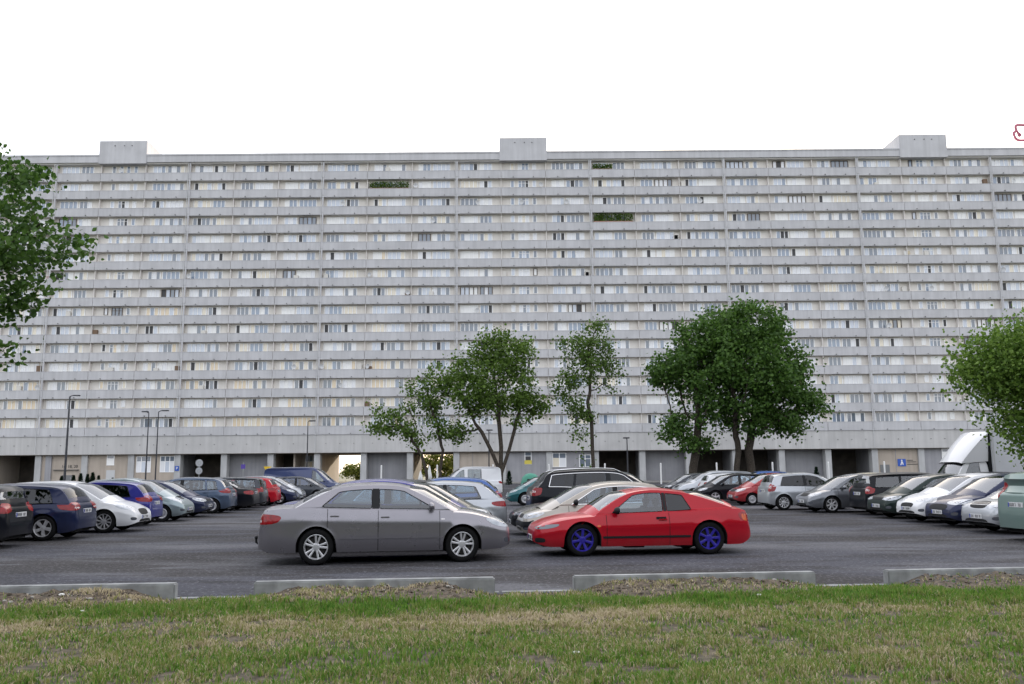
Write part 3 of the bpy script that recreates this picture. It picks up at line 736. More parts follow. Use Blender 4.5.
rng = np.random.default_rng(5)
def vnoise(x, y, s, seed):
    """cheap value noise for placing grass."""
    r = np.random.default_rng(seed); G = r.random((64, 64)); X, Y = x / s, y / s; i, j = np.floor(X).astype(int), np.floor(Y).astype(int); fx, fy = X - i, Y - j
    fx, fy = fx * fx * (3 - 2 * fx), fy * fy * (3 - 2 * fy); g = lambda a, b: G[a % 64, b % 64]
    return g(i, j) * (1 - fx) * (1 - fy) + g(i + 1, j) * fx * (1 - fy) + g(i, j + 1) * (1 - fx) * fy + g(i + 1, j + 1) * fx * fy
def mound(x, y):
    """height of the soil banked up against the raised kerbs."""
    d = kerb_y(x) - y; h = np.zeros_like(x)
    for (a, c) in SEGS:
        e = np.clip((x - a - .08) / .45, 0, 1) * np.clip((c - .08 - x) / .45, 0, 1)
        h = np.maximum(h, e * .165 * np.clip(1 - d / 1.0, 0, 1) ** .8)
    return h * (.85 + .5 * (vnoise(x, y, .25, 3) - .5) + .35 * (vnoise(x, y, .09, 8) - .5))
def gz(x, y):
    return mound(x, y) + .05 * (vnoise(x, y, 1.7, 11) - .5) * np.clip((kerb_y(x) - y) / .6, 0, 1) + .02 * (vnoise(x, y, .3, 12) - .5) * np.clip((kerb_y(x) - y) / .3, 0, 1) - .005
def terrain():
    xs = np.concatenate([np.linspace(-45, -13, 20), np.arange(-12.9, 13, .07), np.linspace(13.1, 45, 20)]); ts = np.concatenate([np.arange(0, 1.4, .05), np.arange(1.4, 8, .12), np.linspace(8.2, 30, 12)])
    X, T = np.meshgrid(xs, ts, indexing='ij'); Y = kerb_y(X) - .002 - T; Z = gz(X, Y); n, m = X.shape
    v = np.c_[X.ravel(), Y.ravel(), Z.ravel()]; i = np.arange(n * m).reshape(n, m)
    f = np.c_[i[:-1, 1:].ravel(), i[1:, 1:].ravel(), i[1:, :-1].ravel(), i[:-1, :-1].ravel()]
    me = bpy.data.meshes.new('grass_ground'); me.from_pydata(v.tolist(), [], f.tolist()); me.materials.append(M_SOIL); me.materials.append(M_MOUND)
    mm = (mound(X[:-1, :-1] + .03, Y[:-1, :-1]).ravel() > .022).astype(int)
    me.polygons.foreach_set('material_index', mm); me.polygons.foreach_set('use_smooth', [True] * len(f)); me.update()
    return tag(link('grass_ground', me), kind='structure')
terrain()

# ------------------------------------------------------------------ grass blades (one mass nobody could count)
M_GREEN = leafmat('grass green', (0.055, 0.155, 0.016), (0.185, 0.34, 0.050), .42)
M_OLIVE = leafmat('grass olive', (0.16, 0.19, 0.044), (0.34, 0.35, 0.12), .42)
M_STRAW = leafmat('grass straw', (0.38, 0.32, 0.20), (0.64, 0.55, 0.38), .38)
def grass(n, seed):
    r = np.random.default_rng(seed)
    # denser towards the camera side of what the picture shows
    T = r.random(n) ** 0.9 * 8.2; X = (r.random(n) * 2 - 1) * np.clip((12.6 - T) * .95, 7.6, 13); Y = kerb_y(X) - .03 - T
    mh = mound(X, Y); n1 = vnoise(X, Y, .9, 21); n2 = vnoise(X, Y, .28, 22); n3 = vnoise(X, Y, 2.6, 23); n4 = vnoise(X, Y, .16, 24)
    band = np.exp(-((T - 1.15) / .55) ** 2)                       # lush strip a step in front of the kerb
    lush = np.exp(-((X + 4) / 7) ** 2)
    dens = .44 + .9 * (n2 - .38) + 1.3 * (n4 - .42) + .5 * band
    dens *= np.where(mh > .03, .17 + .5 * (n1 > .6), 1)
    dens *= np.where((n1 < .22) & (band < .3), .35, 1)
    keep = r.random(n) < np.clip(dens, .05, 1)
    X, Y, T, mh, n1, n2, n3, n4, band, lush = (a[keep] for a in (X, Y, T, mh, n1, n2, n3, n4, band, lush)); n = len(X)
    dry = .46 + .60 * (n1 - .5) + .55 * (n3 - .5) + .35 * (n4 - .5) - .55 * band * (.5 + .5 * lush) + .30 * np.exp(-((T - 2.15) / .45) ** 2) + .25 * (mh > .03)
    u = r.random(n); mi = np.where(u < dry * .95, 2, np.where(u < dry * .95 + .30, 1, 0))
    H = .78 * (.035 + .045 * r.random(n) + .03 * n2 + .035 * band) * (.55 + .9 * n4) * np.where(mi == 2, .85, 1) * np.where(mh > .03, .8, 1); Wd = (.0040 + .0042 * r.random(n)) * (1 + .25 * (T < 3))
    az = r.random(n) * 2 * pi; lean = r.random(n) ** 1.5 * np.where(mi == 2, 1.5, .9) * H; la = r.random(n) * 2 * pi
    Z = gz(X, Y) - .004
    px, py = np.cos(az) * Wd, np.sin(az) * Wd; lx, ly = np.cos(la) * lean, np.sin(la) * lean
    v = np.empty((n, 5, 3))
    v[:, 0] = np.c_[X - px, Y - py, Z]; v[:, 1] = np.c_[X + px, Y + py, Z]
    v[:, 2] = np.c_[X - px * .75 + lx * .35, Y - py * .75 + ly * .35, Z + H * .55]; v[:, 3] = np.c_[X + px * .75 + lx * .35, Y + py * .75 + ly * .35, Z + H * .55]
    v[:, 4] = np.c_[X + lx, Y + ly, Z + H * np.where(mi == 2, .8, 1)]
    return v, mi
def grass_object(name, v, mi, mats):
    n = len(v); me = bpy.data.meshes.new(name); me.vertices.add(n * 5); me.vertices.foreach_set('co', v.ravel())
    loops = (np.array([0, 1, 3, 2, 2, 3, 4])[None, :] + 5 * np.arange(n)[:, None]).ravel()
    me.loops.add(len(loops)); me.loops.foreach_set('vertex_index', loops.astype(np.int32))
    me.polygons.add(2 * n); st = (np.array([0, 4])[None, :] + 7 * np.arange(n)[:, None]).ravel()
    me.polygons.foreach_set('loop_start', st.astype(np.int32))
    for m in mats: me.materials.append(m)
    me.polygons.foreach_set('material_index', np.repeat(mi, 2).astype(np.int32)); me.update(calc_edges=True); me.validate()
    return link(name, me)
gv_, gm_ = grass(520000, 31)
tag(grass_object('grass', gv_, gm_, [M_GREEN, M_OLIVE, M_STRAW]), 'short patchy grass, green by the kerb and straw coloured in front', 'grass', kind='stuff')
# clods, pebbles and dry bits on the banked soil
def litter(n, seed):
    r = np.random.default_rng(seed); mb = MB()
    for _ in range(n):
        a, c = SEGS[r.integers(1, 6)]; x = r.uniform(a + .1, c - .1); T = abs(r.normal(0, .38)) + .03; y = kerb_y(x) - T
        s = r.uniform(.006, .02) * (1.6 if r.random() < .12 else 1); bm = bmesh.new(); bmesh.ops.create_icosphere(bm, subdivisions=1, radius=s)
        for q in bm.verts: q.co = Vector((q.co.x * r.uniform(.8, 1.5), q.co.y * r.uniform(.8, 1.4), q.co.z * r.uniform(.5, .9))) + Vector((x, y, float(gz(np.array([x]), np.array([y]))[0]) + s * .3))
        mb.frombm(bm, 1 if (x > 5.2 and r.random() < .6) else (0 if r.random() < .9 else 2))
    return mb
lt = litter(1500, 9)
tag(lt.build('soil_debris', [M_MOUND, mat('grey gravel', (.12, .12, .125), rough=.9), mat('pale pebble', (.32, .30, .27), rough=.8)], None, True), 'soil clods and gravel heaped against the raised kerbs', 'soil', kind='stuff')
M_PAPER = mat('white paper', (.72, .71, .68), rough=.8)
for x, T, lb in ((-5.15, 1.12, 'small crumpled white paper scrap in the lush green strip at left'), (-6.6, .35, 'small white scrap on the soil bank of the left kerb'), (-5.75, .38, 'white scrap lying on the soil near the left kerb end'), (3.15, 1.0, 'thin white scrap in the grass in front of the red coupe'), (.55, 4.3, 'white paper scrap in the dry grass nearest the camera')):
    bm = bmesh.new(); bmesh.ops.create_icosphere(bm, subdivisions=2, radius=.028); rr = random.Random(x)
    for q in bm.verts: q.co = Vector((q.co.x * 1.25, q.co.y, q.co.z * .55)) * rr.uniform(.75, 1.2)
    y = kerb_y(x) - T; q = MB(); q.frombm(bm)
    tag(q.build('paper_scrap', M_PAPER, None, False, (x, y, float(gz(np.array([x]), np.array([y]))[0]) + .035)), lb, 'litter', 'white scraps in the grass')
# ------------------------------------------------------------------ the apartment block
X0, BAY, NB, YF = 2.0, 7.03, 27, 133.6           # centre, bay width, bays, plane of the balcony fronts
B0, ST, NF = 7.39, 2.862, 15                     # lowest balcony underside, storey height, storeys
BD = .85                                        # balcony depth
XL, XR = X0 - NB / 2 * BAY, X0 + NB / 2 * BAY
M_PAR = concrete('balcony concrete', (0.53, 0.532, 0.55), .18, .35)
M_BAND = concrete('podium concrete', (0.52, 0.515, 0.51), .2, .3)
M_WALLB = concrete('cream wall', (0.80, 0.765, 0.72), .10, .5)
M_SOFF = mat('balcony soffit', (0.70, 0.68, 0.65), rough=.9)
M_FIN = concrete('partition concrete', (0.72, 0.69, 0.66), .12, .8)
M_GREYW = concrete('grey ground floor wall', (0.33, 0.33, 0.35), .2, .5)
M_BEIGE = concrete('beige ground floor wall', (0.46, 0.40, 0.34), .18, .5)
M_PILL = concrete('pillar concrete', (0.47, 0.475, 0.48), .2, .8)
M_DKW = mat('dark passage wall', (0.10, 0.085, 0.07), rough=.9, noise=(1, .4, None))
M_ROOF = mat('roof felt', (0.10, 0.10, 0.10), rough=.9)
M_PIPE = mat('zinc pipe', (0.52, 0.53, 0.54), rough=.5)
M_NUB = mat('spout', (0.10, 0.10, 0.10), rough=.7)
M_WFR = mat('white window frame', (0.90, 0.90, 0.90), rough=.4)
M_WFRD = mat('brown window frame', (0.10, 0.075, 0.06), rough=.5)
def pane(name, col, rough=.12, coat=.6): return mat('pane ' + name, col, rough=rough, coat=coat, spec=.6)
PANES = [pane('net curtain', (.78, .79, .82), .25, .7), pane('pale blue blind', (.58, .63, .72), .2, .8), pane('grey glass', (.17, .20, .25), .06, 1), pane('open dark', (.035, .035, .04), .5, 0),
         pane('cream curtain and sunset tint', (.78, .71, .58), .25, .7), pane('white roller blind', (.86, .86, .85), .35, .4), pane('blue glass', (.24, .30, .40), .06, 1), pane('ochre sunset tint', (.76, .63, .45), .3, .6),  # cream and ochre also stand in for sunset reflections
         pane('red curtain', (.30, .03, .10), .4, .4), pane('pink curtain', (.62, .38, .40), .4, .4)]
_PW = [15, 20, 22, 11, 6, 11, 15, 0, 0, 0]; _PW_SUNSET = [10, 8, 24, 15, 20, 7, 8, 8, 0, 0]  # second palette paints warm sunset reflections into the lower-left panes

block = empty('apartment_block', (X0, YF + 9, 0.12))
tag(block, 'huge long grey concrete apartment block with fifteen rows of balconies behind the car park', 'apartment block')
def bp(mb, nm, mats, smooth=False, fix=True):
    """a part of the block; its geometry is written in world coordinates."""
    ox, oy, oz = block.location
    mb.v = [(x - ox, y - oy, z - oz) for x, y, z in mb.v]
    return mb.build(nm, mats, block, smooth, fix=fix)
def bx(k): return XL + k * BAY                                    # bay line k
# rear wall plane of balconies
yw = YF + BD
wl = MB(); wl.box(XL, XR, yw, YF + 18, B0 + .2, B0 + ST * NF - .05)
bp(wl, 'wall', [M_WALLB])
for k in range(NF):                                               # one continuous balcony row per storey
    z = B0 + k * ST; q = MB()
    for j in range(NB):
        if True:
            a, c = bx(j) + .035, bx(j + 1) - .035
            q.box(a, c, YF, YF + .11, z, z + 1.27, 0)
            q.box(a, c, YF - .03, YF + .14, z + 1.272, z + 1.33, 0)
            for t in (.27, .73):
                xx = a + (c - a) * t; q.box(xx - .06, xx + .06, YF - .16, YF + .02, z + .10, z + .21, 2)
    q.box(XL, XR, YF + .112, yw + .02, z + .02, z + .20, 1)
    bp(q, 'balcony', [M_PAR, M_SOFF, M_NUB])
for k in range(NB + 1):                                           # fins between flats
    big = (k % 3 == 0); x = bx(k); q = MB(); q.box(x - .05, x + .05, YF + .20, yw + .03, B0 + .05, B0 + ST * NF - .1)
    bp(q, 'partition_wall', [M_FIN])
    if big and 0 < k < NB:
        q = MB(); q.box(x - .04, x + .20, YF - .03, YF + .04, B0 - .03, B0 + NF * ST + .2, 0)
        for f in range(NF):
            z = B0 + f * ST; q.box(x - .12, x + .26, YF - .07, YF + .05, z + .3, z + 1.25, 0)
        q.tube([(x - .20, YF - .10, 4.8), (x - .20, YF - .10, B0 + NF * ST)], .05, 8, 1)
        bp(q, 'downpipe', [M_PAR, M_PIPE])
# podium band, roof edge
q = MB(); q.box(XL, XR, YF + .12, YF + 17.9, 4.67, B0 - .02, 0)
for j in range(NB):
    for t in (.2, .5, .8): q.box(bx(j) + BAY * t - .05, bx(j) + BAY * t + .05, YF + .03, YF + .13, 6.0, 6.09, 1)
bp(q, 'podium_band', [M_BAND, M_NUB])
ZT = B0 + ST * NF                                                  # 50.32
q = MB(); q.box(XL, XR, YF - .25, YF + 18.2, ZT + .12, 51.5, 0); q.box(XL, XR, YF - .33, YF + .3, 51.502, 51.74, 0); q.box(XL, XR, YF + .02, YF + 18, ZT - .06, ZT + .118, 1)
q.box(XL + .3, XR - .3, YF + .302, YF + 18, 51.502, 51.56, 1); bp(q, 'roof', [M_PAR, M_SOFF])
for s in (-9, 0, 9):                                               # wedge-shaped stair heads flush with the front
    cx = X0 + s * BAY; q = MB(); a, c = cx - 3.75, cx + 3.75
    pr = [(YF - .36, ZT - .10), (YF - .36, 53.95), (YF + 6.2, 54.0), (YF + 6.2, ZT - .1)]
    n = len(pr); q.add([(a, y, z) for y, z in pr] + [(c, y, z) for y, z in pr], [tuple(range(n)), tuple(range(2 * n - 1, n - 1, -1))] + [(i, i + n, (i + 1) % n + n, (i + 1) % n) for i in range(n)])
    for t in (-1.3, .2, 1.4): q.box(cx + t - .06, cx + t + .06, YF - .45, YF - .34, 53.1, 53.22, 1)
    bp(q, 'stair_head', [M_PAR, M_NUB])
q = MB()
for xx, h in ((bx(9) + 3, .9), (bx(12) + 2, .7), (bx(6) - 2.5, .8), (bx(15) + 2, .9)): q.box(xx - .4, xx + .4, YF + 2, YF + 3, 51.55, 51.9 + h * .3, 0)
bp(q, 'roof_vent', [M_PIPE])

# ---- windows
def window_parts(kind, mir, pal, seed):
    """frame and panes of one window unit, origin at the middle of its sill, front towards -y."""
    r = random.Random(seed); fr, pn = MB(), MB()
    wd = {'wide': 2.75, 'narrow': 1.95, 'stair': 1.7, 'slit': .62}[kind]; n = {'wide': 4, 'narrow': 3, 'stair': 3, 'slit': 1}[kind]; h = 1.56
    z0 = 0 if kind != 'slit' else .55; h1 = h
    def choose():
        t = r.random() * sum(pal)
        for i, p_ in enumerate(pal):
            t -= p_
            if t <= 0: return i
        return 0
    base = choose(); fm = 1 if r.random() < .03 else 0
    if base == 3: base = r.choice((0, 1, 2, 5))
    fr.box(-wd / 2, wd / 2, -.03, .06, z0 - .05, z0, fm); fr.box(-wd / 2, wd / 2, -.03, .06, h1, h1 + .06, fm)
    step = wd / n
    for i in range(n + 1):
        x = -wd / 2 + i * step; x = min(max(x, -wd / 2 + .035), wd / 2 - .035); fr.box(x - .065, x + .065, -.028, .06, z0, h1, fm)
    for i in range(n):
        m = base if r.random() < .62 else choose(); zb_, yy = z0, .02
        xa, xb = -wd / 2 + i * step + .05, -wd / 2 + (i + 1) * step - .05
        dy = r.uniform(-.012, .012)                              # panes never hang quite true
        pn.add([(xa, yy + dy, zb_), (xb, yy - dy, zb_), (xb, yy - dy + r.uniform(-.01, .01), h1), (xa, yy + dy, h1)], [(0, 1, 2, 3)], m)
        if kind == 'stair' : fr.box(xa, xb, -.02, .05, h1 - .42, h1 - .36, fm)
    return fr, pn
def layout(j):
    """windows of bay j: (kind, offset from the bay's left line)."""
    s = j - 13
    if s % 9 == 0: return [('slit', 1.78), ('stair', 3.52), ('slit', 5.25)]
    if j % 3 == 0: return [('wide', 1.95), ('narrow', 4.60)]
    return [('narrow', 1.95), ('wide', 4.60)]
slots = []
for k in range(NF):
    for j in range(NB):
        for kind, off in layout(j): slots.append((k, j, kind, bx(j) + off, B0 + k * ST + 1.08))
# the hundred that show largest: the lower storeys in the middle of the picture
near = sorted([s for s in slots if s[2] != 'slit'], key=lambda s: (s[3] - 0) ** 2 / 3 + (s[4] - 2) ** 2 * 2.2)[:100]; nearset = set(near)
VAR = {}
far = MB(); farp = MB(); rr = random.Random(4)
nz = 0
for s in slots:
    k, j, kind, x, z = s; warm = min(1, 1.6 * max(0, 1 - abs(x + 52) / 45) * max(0, 1 - k / 10))  # share of painted sunset reflection, strongest low on the left
    pal = [a * (1 - warm) + b * warm for a, b in zip(_PW, _PW_SUNSET)]
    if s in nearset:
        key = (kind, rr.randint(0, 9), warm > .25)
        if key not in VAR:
            fr, pn = window_parts(kind, False, _PW_SUNSET if warm > .25 else _PW, hash(key[1:2]) + len(kind) * 31 + (7 if key[2] else 0))
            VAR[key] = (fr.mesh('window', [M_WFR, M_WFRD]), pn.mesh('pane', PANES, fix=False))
        o = link('window', VAR[key][0], block, (x - block.location.x, yw - .035 - block.location.y, z - block.location.z)); link('pane', VAR[key][1], o)
    else:
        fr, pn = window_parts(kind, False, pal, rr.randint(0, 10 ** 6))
        if (k, j) in ((0, 22), (1, 22)) and kind == 'wide': pn.mi = [8 if k == 0 else 9] * len(pn.mi)
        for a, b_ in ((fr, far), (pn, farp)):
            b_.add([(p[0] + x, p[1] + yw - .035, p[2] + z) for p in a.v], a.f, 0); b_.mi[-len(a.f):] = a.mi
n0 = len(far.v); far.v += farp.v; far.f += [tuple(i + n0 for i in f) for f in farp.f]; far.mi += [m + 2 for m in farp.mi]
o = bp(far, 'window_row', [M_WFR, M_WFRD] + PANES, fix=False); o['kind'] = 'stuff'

# ---- what people keep on their balconies
M_CLOTH = [mat('cloth ' + str(i), c, rough=.9) for i, c in enumerate(((.40, .20, .18), (.18, .24, .38), (.7, .7, .68), (.55, .48, .34), (.62, .58, .6)))]
M_CAB = mat('balcony cabinet', (.62, .60, .56), rough=.6); M_CABD = mat('balcony cabinet brown', (.16, .10, .06), rough=.6)
rc = random.Random(12); ox, oy, oz = block.location
for i in range(84):
    k, j = rc.randint(0, 14), rc.randint(2, 24); x = bx(j) + rc.choice((.5, 3.25, 6.4)) + rc.uniform(-.2, .2); z = B0 + k * ST; t = rc.random(); q = MB()
    if t < .62: h = rc.uniform(1.6, 2.1); q.bbox(-.35, .35, -.2, .2, 0, h, .02); q.build('balcony_cabinet', [M_CAB if rc.random() < .7 else M_CABD], block, False, (x - ox, yw - .26 - oy, z + .2 - oz))
    elif t < .93: q.lathe([(0, .06), (.2, .03), (.36, -.05), (.37, -.04), (.2, .045), (0, .075)], 16, 0, 'y'); q.tube([(0, .06, 0), (0, .1, -.5)], .025, 6); q.build('satellite_dish', [M_PIPE], block, True, (x - ox, YF - .06 - oy, z + 1.75 - oz), (0, 0, rc.uniform(-.7, .7)))
    else:
        n = rc.randint(2, 4)
        for c in range(n): a = c * .5 + rc.uniform(0, .1); q.box(a, a + rc.uniform(.25, .45), -.015, .015, -rc.uniform(.4, .75), 0, c % 3)
        q.tube([(-.2, 0, .01), (2.1, 0, .01)], .01, 4, 2); q.build('laundry', rc.sample(M_CLOTH, 3), block, False, (x - ox, YF + .35 - oy, z + 2.05 - oz))
# ---- ground floor: pillars on the bay lines, walls, recesses and passages
for k in range(NB + 1):
    x = bx(k); q = MB(); q.box(x - .45, x + .45, YF + .55, YF + 1.9, .1, 4.68); bp(q, 'pillar', [M_PILL])
# kind of each bay counted from the middle one
GF = {-13: 'beige', -12: 'passage', -11: 'dark', -10: 'shop', -9: 'wall', -8: 'windows', -7: 'dark', -6: 'recess', -5: 'glazed', -4: 'passage', -3: 'recess', -2: 'green', -1: 'beige', 0: 'slitwall', 1: 'windows2', 2: 'dark', 3: 'recess',
      4: 'dark', 5: 'dark', 6: 'recess', 7: 'dark', 8: 'sign', 9: 'wall', 10: 'windows', 11: 'recess', 12: 'dark', 13: 'wall'}
def gwall(x0, x1, y, m, nm='ground_floor_wall', t=.25):
    q = MB(); q.box(x0, x1, y, y + t, .1, 4.665); return bp(q, nm, [m])
def gwindow(x, z, w, h, y, n=2, transom=True, panes=(2, 0), dark=False):
    fr, pn = MB(), MB(); fr.box(x - w / 2 - .07, x + w / 2 + .07, y - .06, y + .05, z - .07, z); fr.box(x - w / 2 - .07, x + w / 2 + .07, y - .06, y + .05, z + h, z + h + .07)
    for i in range(n + 1): xx = x - w / 2 + w * i / n; fr.box(xx - .055, xx + .055, y - .058, y + .05, z, z + h)
    if transom: fr.box(x - w / 2, x + w / 2, y - .05, y + .05, z + h * .66, z + h * .66 + .08)
    ox, oy, oz = block.location
    fr.v = [(a - ox, b - oy, c - oz) for a, b, c in fr.v]; o = fr.build('window', [M_WFR], block)
    for i in range(n):
        xa, xb = x - w / 2 + w * i / n + .055, x - w / 2 + w * (i + 1) / n - .055
        pn.add([(xa, y - .02, z), (xb, y - .02, z), (xb, y - .02, z + h * .66), (xa, y - .02, z + h * .66)], [(0, 1, 2, 3)], panes[i % len(panes)])
        pn.add([(xa, y - .02, z + h * .66), (xb, y - .02, z + h * .66), (xb, y - .02, z + h), (xa, y - .02, z + h)], [(0, 1, 2, 3)], 2)
    pn.v = [(a - ox, b - oy, c - oz) for a, b, c in pn.v]; pn.build('pane', PANES, o, fix=False)
def gdoor(x, w, h, y, m):
    q = MB(); q.box(x - w / 2, x + w / 2, y - .05, y + .04, .12, .12 + h); o = bp(q, 'door', [m]); q = MB(); q.box(x + w * .38, x + w * .42, y - .11, y - .05, 1.1, 1.22)
    ox, oy, oz = block.location; q.v = [(a - ox, b - oy, c - oz) for a, b, c in q.v]; q.build('handle', [M_CHROME], o)
M_DOORG = mat('grey door', (.16, .165, .17), rough=.5); M_DOORB = mat('brown door', (.10, .05, .03), rough=.5); M_SIGNY = mat('yellow film', (.6, .5, .08), rough=.5)
for s, kd in GF.items():
    a, c = bx(s + 13), bx(s + 14); m = (a + c) / 2; yl = YF + .9
    side_ = lambda m_=M_GREYW, y1=9: [gwall_side(x, y1, m_) for x in (a - .2, c - .05)]
    def gwall_side(x, y1, m_):
        q = MB(); q.box(x, x + .25, YF + 1.92, YF + y1, .1, 4.66); bp(q, 'passage_wall', [m_])
    if kd in ('wall', 'windows', 'windows2', 'slitwall', 'sign', 'shop', 'beige'):
        gwall(a + .46, c - .46, yl, {'shop': M_BEIGE, 'wall': M_BEIGE if s < 0 else M_GREYW, 'windows': M_BEIGE, 'beige': M_BEIGE, 'sign': M_BEIGE}.get(kd, M_GREYW))
    if kd == 'wall': gwindow(m + .3, 3.1, 1.05, 1.4, yl - .01, 1, True, (5,)); gdoor(m + .3 + .1, 1.3, 2.2, yl - .01, M_DOORG if s > 0 else M_PIPE)
    if kd == 'windows': gwindow(m - 1.7, 2.0, 2.1, 2.3, yl - .01, 3, True, (0, 1)); gwindow(m + 1.9, 2.0, 2.1, 2.3, yl - .01, 3, True, (0, 1))
    if kd == 'windows2': gwindow(m - 2.0, 2.3, 2.0, 2.0, yl - .01, 2, False, (4, 0)); gwindow(m + 1.9, 2.3, 1.7, 1.7, yl - .01, 2, True, (2, 2))
    if kd == 'slitwall': gwindow(m + .3, 2.75, .95, 1.75, yl - .01, 1, True, (3,)); q = MB(); q.box(m - .25, m + .85, yl - .08, yl - .06, 2.72, 3.3); bp(q, 'notice', [M_SIGNY])
    if kd == 'shop':
        gwall(a + 1.1, a + 2.0, yl - .28, M_GREYW); gdoor(m + .9, 1.5, 1.5, yl - .02, M_DOORG); q = MB(); q.box(m - 1.2, m + 2.6, yl - .30, yl - .01, 2.35, 2.45); bp(q, 'door_canopy', [M_NUB])
    if kd == 'sign': gdoor(m - 2.0, 1.4, 2.1, yl - .02, M_DOORG); q = MB(); q.box(m - .3, m - .22, yl - .06, yl - .01, .2, 4.6); bp(q, 'wall_joint', [M_GREYW])
    if kd == 'beige': gdoor(m + 1.6, 1.2, 2.2, yl - .02, M_DOORB); q = MB(); q.box(m - 1.1, m - 1.04, yl - .06, yl - .01, .2, 4.6); bp(q, 'wall_joint', [M_GREYW])
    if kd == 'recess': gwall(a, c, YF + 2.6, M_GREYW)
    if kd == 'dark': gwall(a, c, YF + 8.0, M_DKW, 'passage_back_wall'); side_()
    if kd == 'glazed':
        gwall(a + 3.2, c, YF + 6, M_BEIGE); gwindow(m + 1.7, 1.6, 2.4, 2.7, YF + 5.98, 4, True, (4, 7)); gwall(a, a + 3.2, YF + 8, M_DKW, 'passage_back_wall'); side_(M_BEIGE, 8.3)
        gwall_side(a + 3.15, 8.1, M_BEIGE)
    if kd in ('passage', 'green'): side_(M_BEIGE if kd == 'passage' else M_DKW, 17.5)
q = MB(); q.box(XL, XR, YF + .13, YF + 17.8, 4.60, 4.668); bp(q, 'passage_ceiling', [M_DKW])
# house numbers by the entrance, blue entrance plates
def text(s, size, nm, m, parent, loc, rot=(pi / 2, 0, 0), depth=.012):
    cu = bpy.data.curves.new(nm, 'FONT'); cu.body = s; cu.size = size; cu.extrude = depth; cu.align_x = 'CENTER'; cu.align_y = 'CENTER'
    o = bpy.data.objects.new(nm, cu); COL.objects.link(o); bpy.context.view_layer.update(); dg = bpy.context.evaluated_depsgraph_get(); me = bpy.data.meshes.new_from_object(o.evaluated_get(dg))
    bpy.data.objects.remove(o); bpy.data.curves.remove(cu); me.materials.clear(); me.materials.append(m); return link(nm, me, parent, loc, rot)
M_INKW = mat('dark lettering', (.03, .03, .035), rough=.6); M_BLUE = mat('sign blue', (.025, .09, .42), rough=.4); M_WHITE = mat('sign white', (.75, .75, .74), rough=.5)
ox, oy, oz = block.location
text('16, 18, 20', .62, 'house_numbers', M_INKW, block, (bx(3) + 4.7 - ox, YF + .9 - .03 - oy, 2.9 - oz))
# ------------------------------------------------------------------ trees
M_BARK = mat('bark', (0.085, 0.068, 0.052), rough=.95, noise=(12, .6, None), bump=(20, .8))
def grow(ell, base, seed, n_attr=420, step=.45, kill=.75, infl=3.2, first=None):
    """space colonisation inside a few ellipsoids: list of nodes and parents."""
    r = np.random.default_rng(seed); A = []
    vols = [e[3] * e[4] * e[5] for e in ell]
    for e, vv in zip(ell, vols):
        n = max(12, int(n_attr * vv / sum(vols))); d = r.normal(size=(n, 3)); d /= np.linalg.norm(d, axis=1)[:, None]; A.append(np.array(e[:3]) + d * (r.random(n) ** .42)[:, None] * np.array(e[3:6]))
    A = np.concatenate(A); P = []; par = []
    for st in base:
        last = -1
        for p in st: P.append(np.array(p, float)); par.append(last); last = len(P) - 1
    alive = np.ones(len(A), bool)
    for it in range(120):
        pts = np.array(P); idx = np.where(alive)[0]
        if not len(idx): break
        D = np.linalg.norm(A[idx][:, None] - pts[None], axis=2); nn = D.argmin(1); dm = D.min(1)
        alive[idx[dm < kill]] = False; grown = False
        lim = infl if it > 25 else 99
        for k in np.unique(nn[dm < lim]):
            sel = idx[(nn == k) & (dm < lim)]; d = (A[sel] - P[k]); d = (d / np.linalg.norm(d, axis=1)[:, None]).mean(0) + r.normal(size=3) * .12 + np.array([0, 0, .06])
            d /= max(np.linalg.norm(d), 1e-6); q = P[k] + d * step
            if len(P) < 3500 and np.min(np.linalg.norm(pts - q, axis=1)) > step * .3: P.append(q); par.append(int(k)); grown = True
        if not grown and it > 26: break
    return np.array(P), np.array(par)
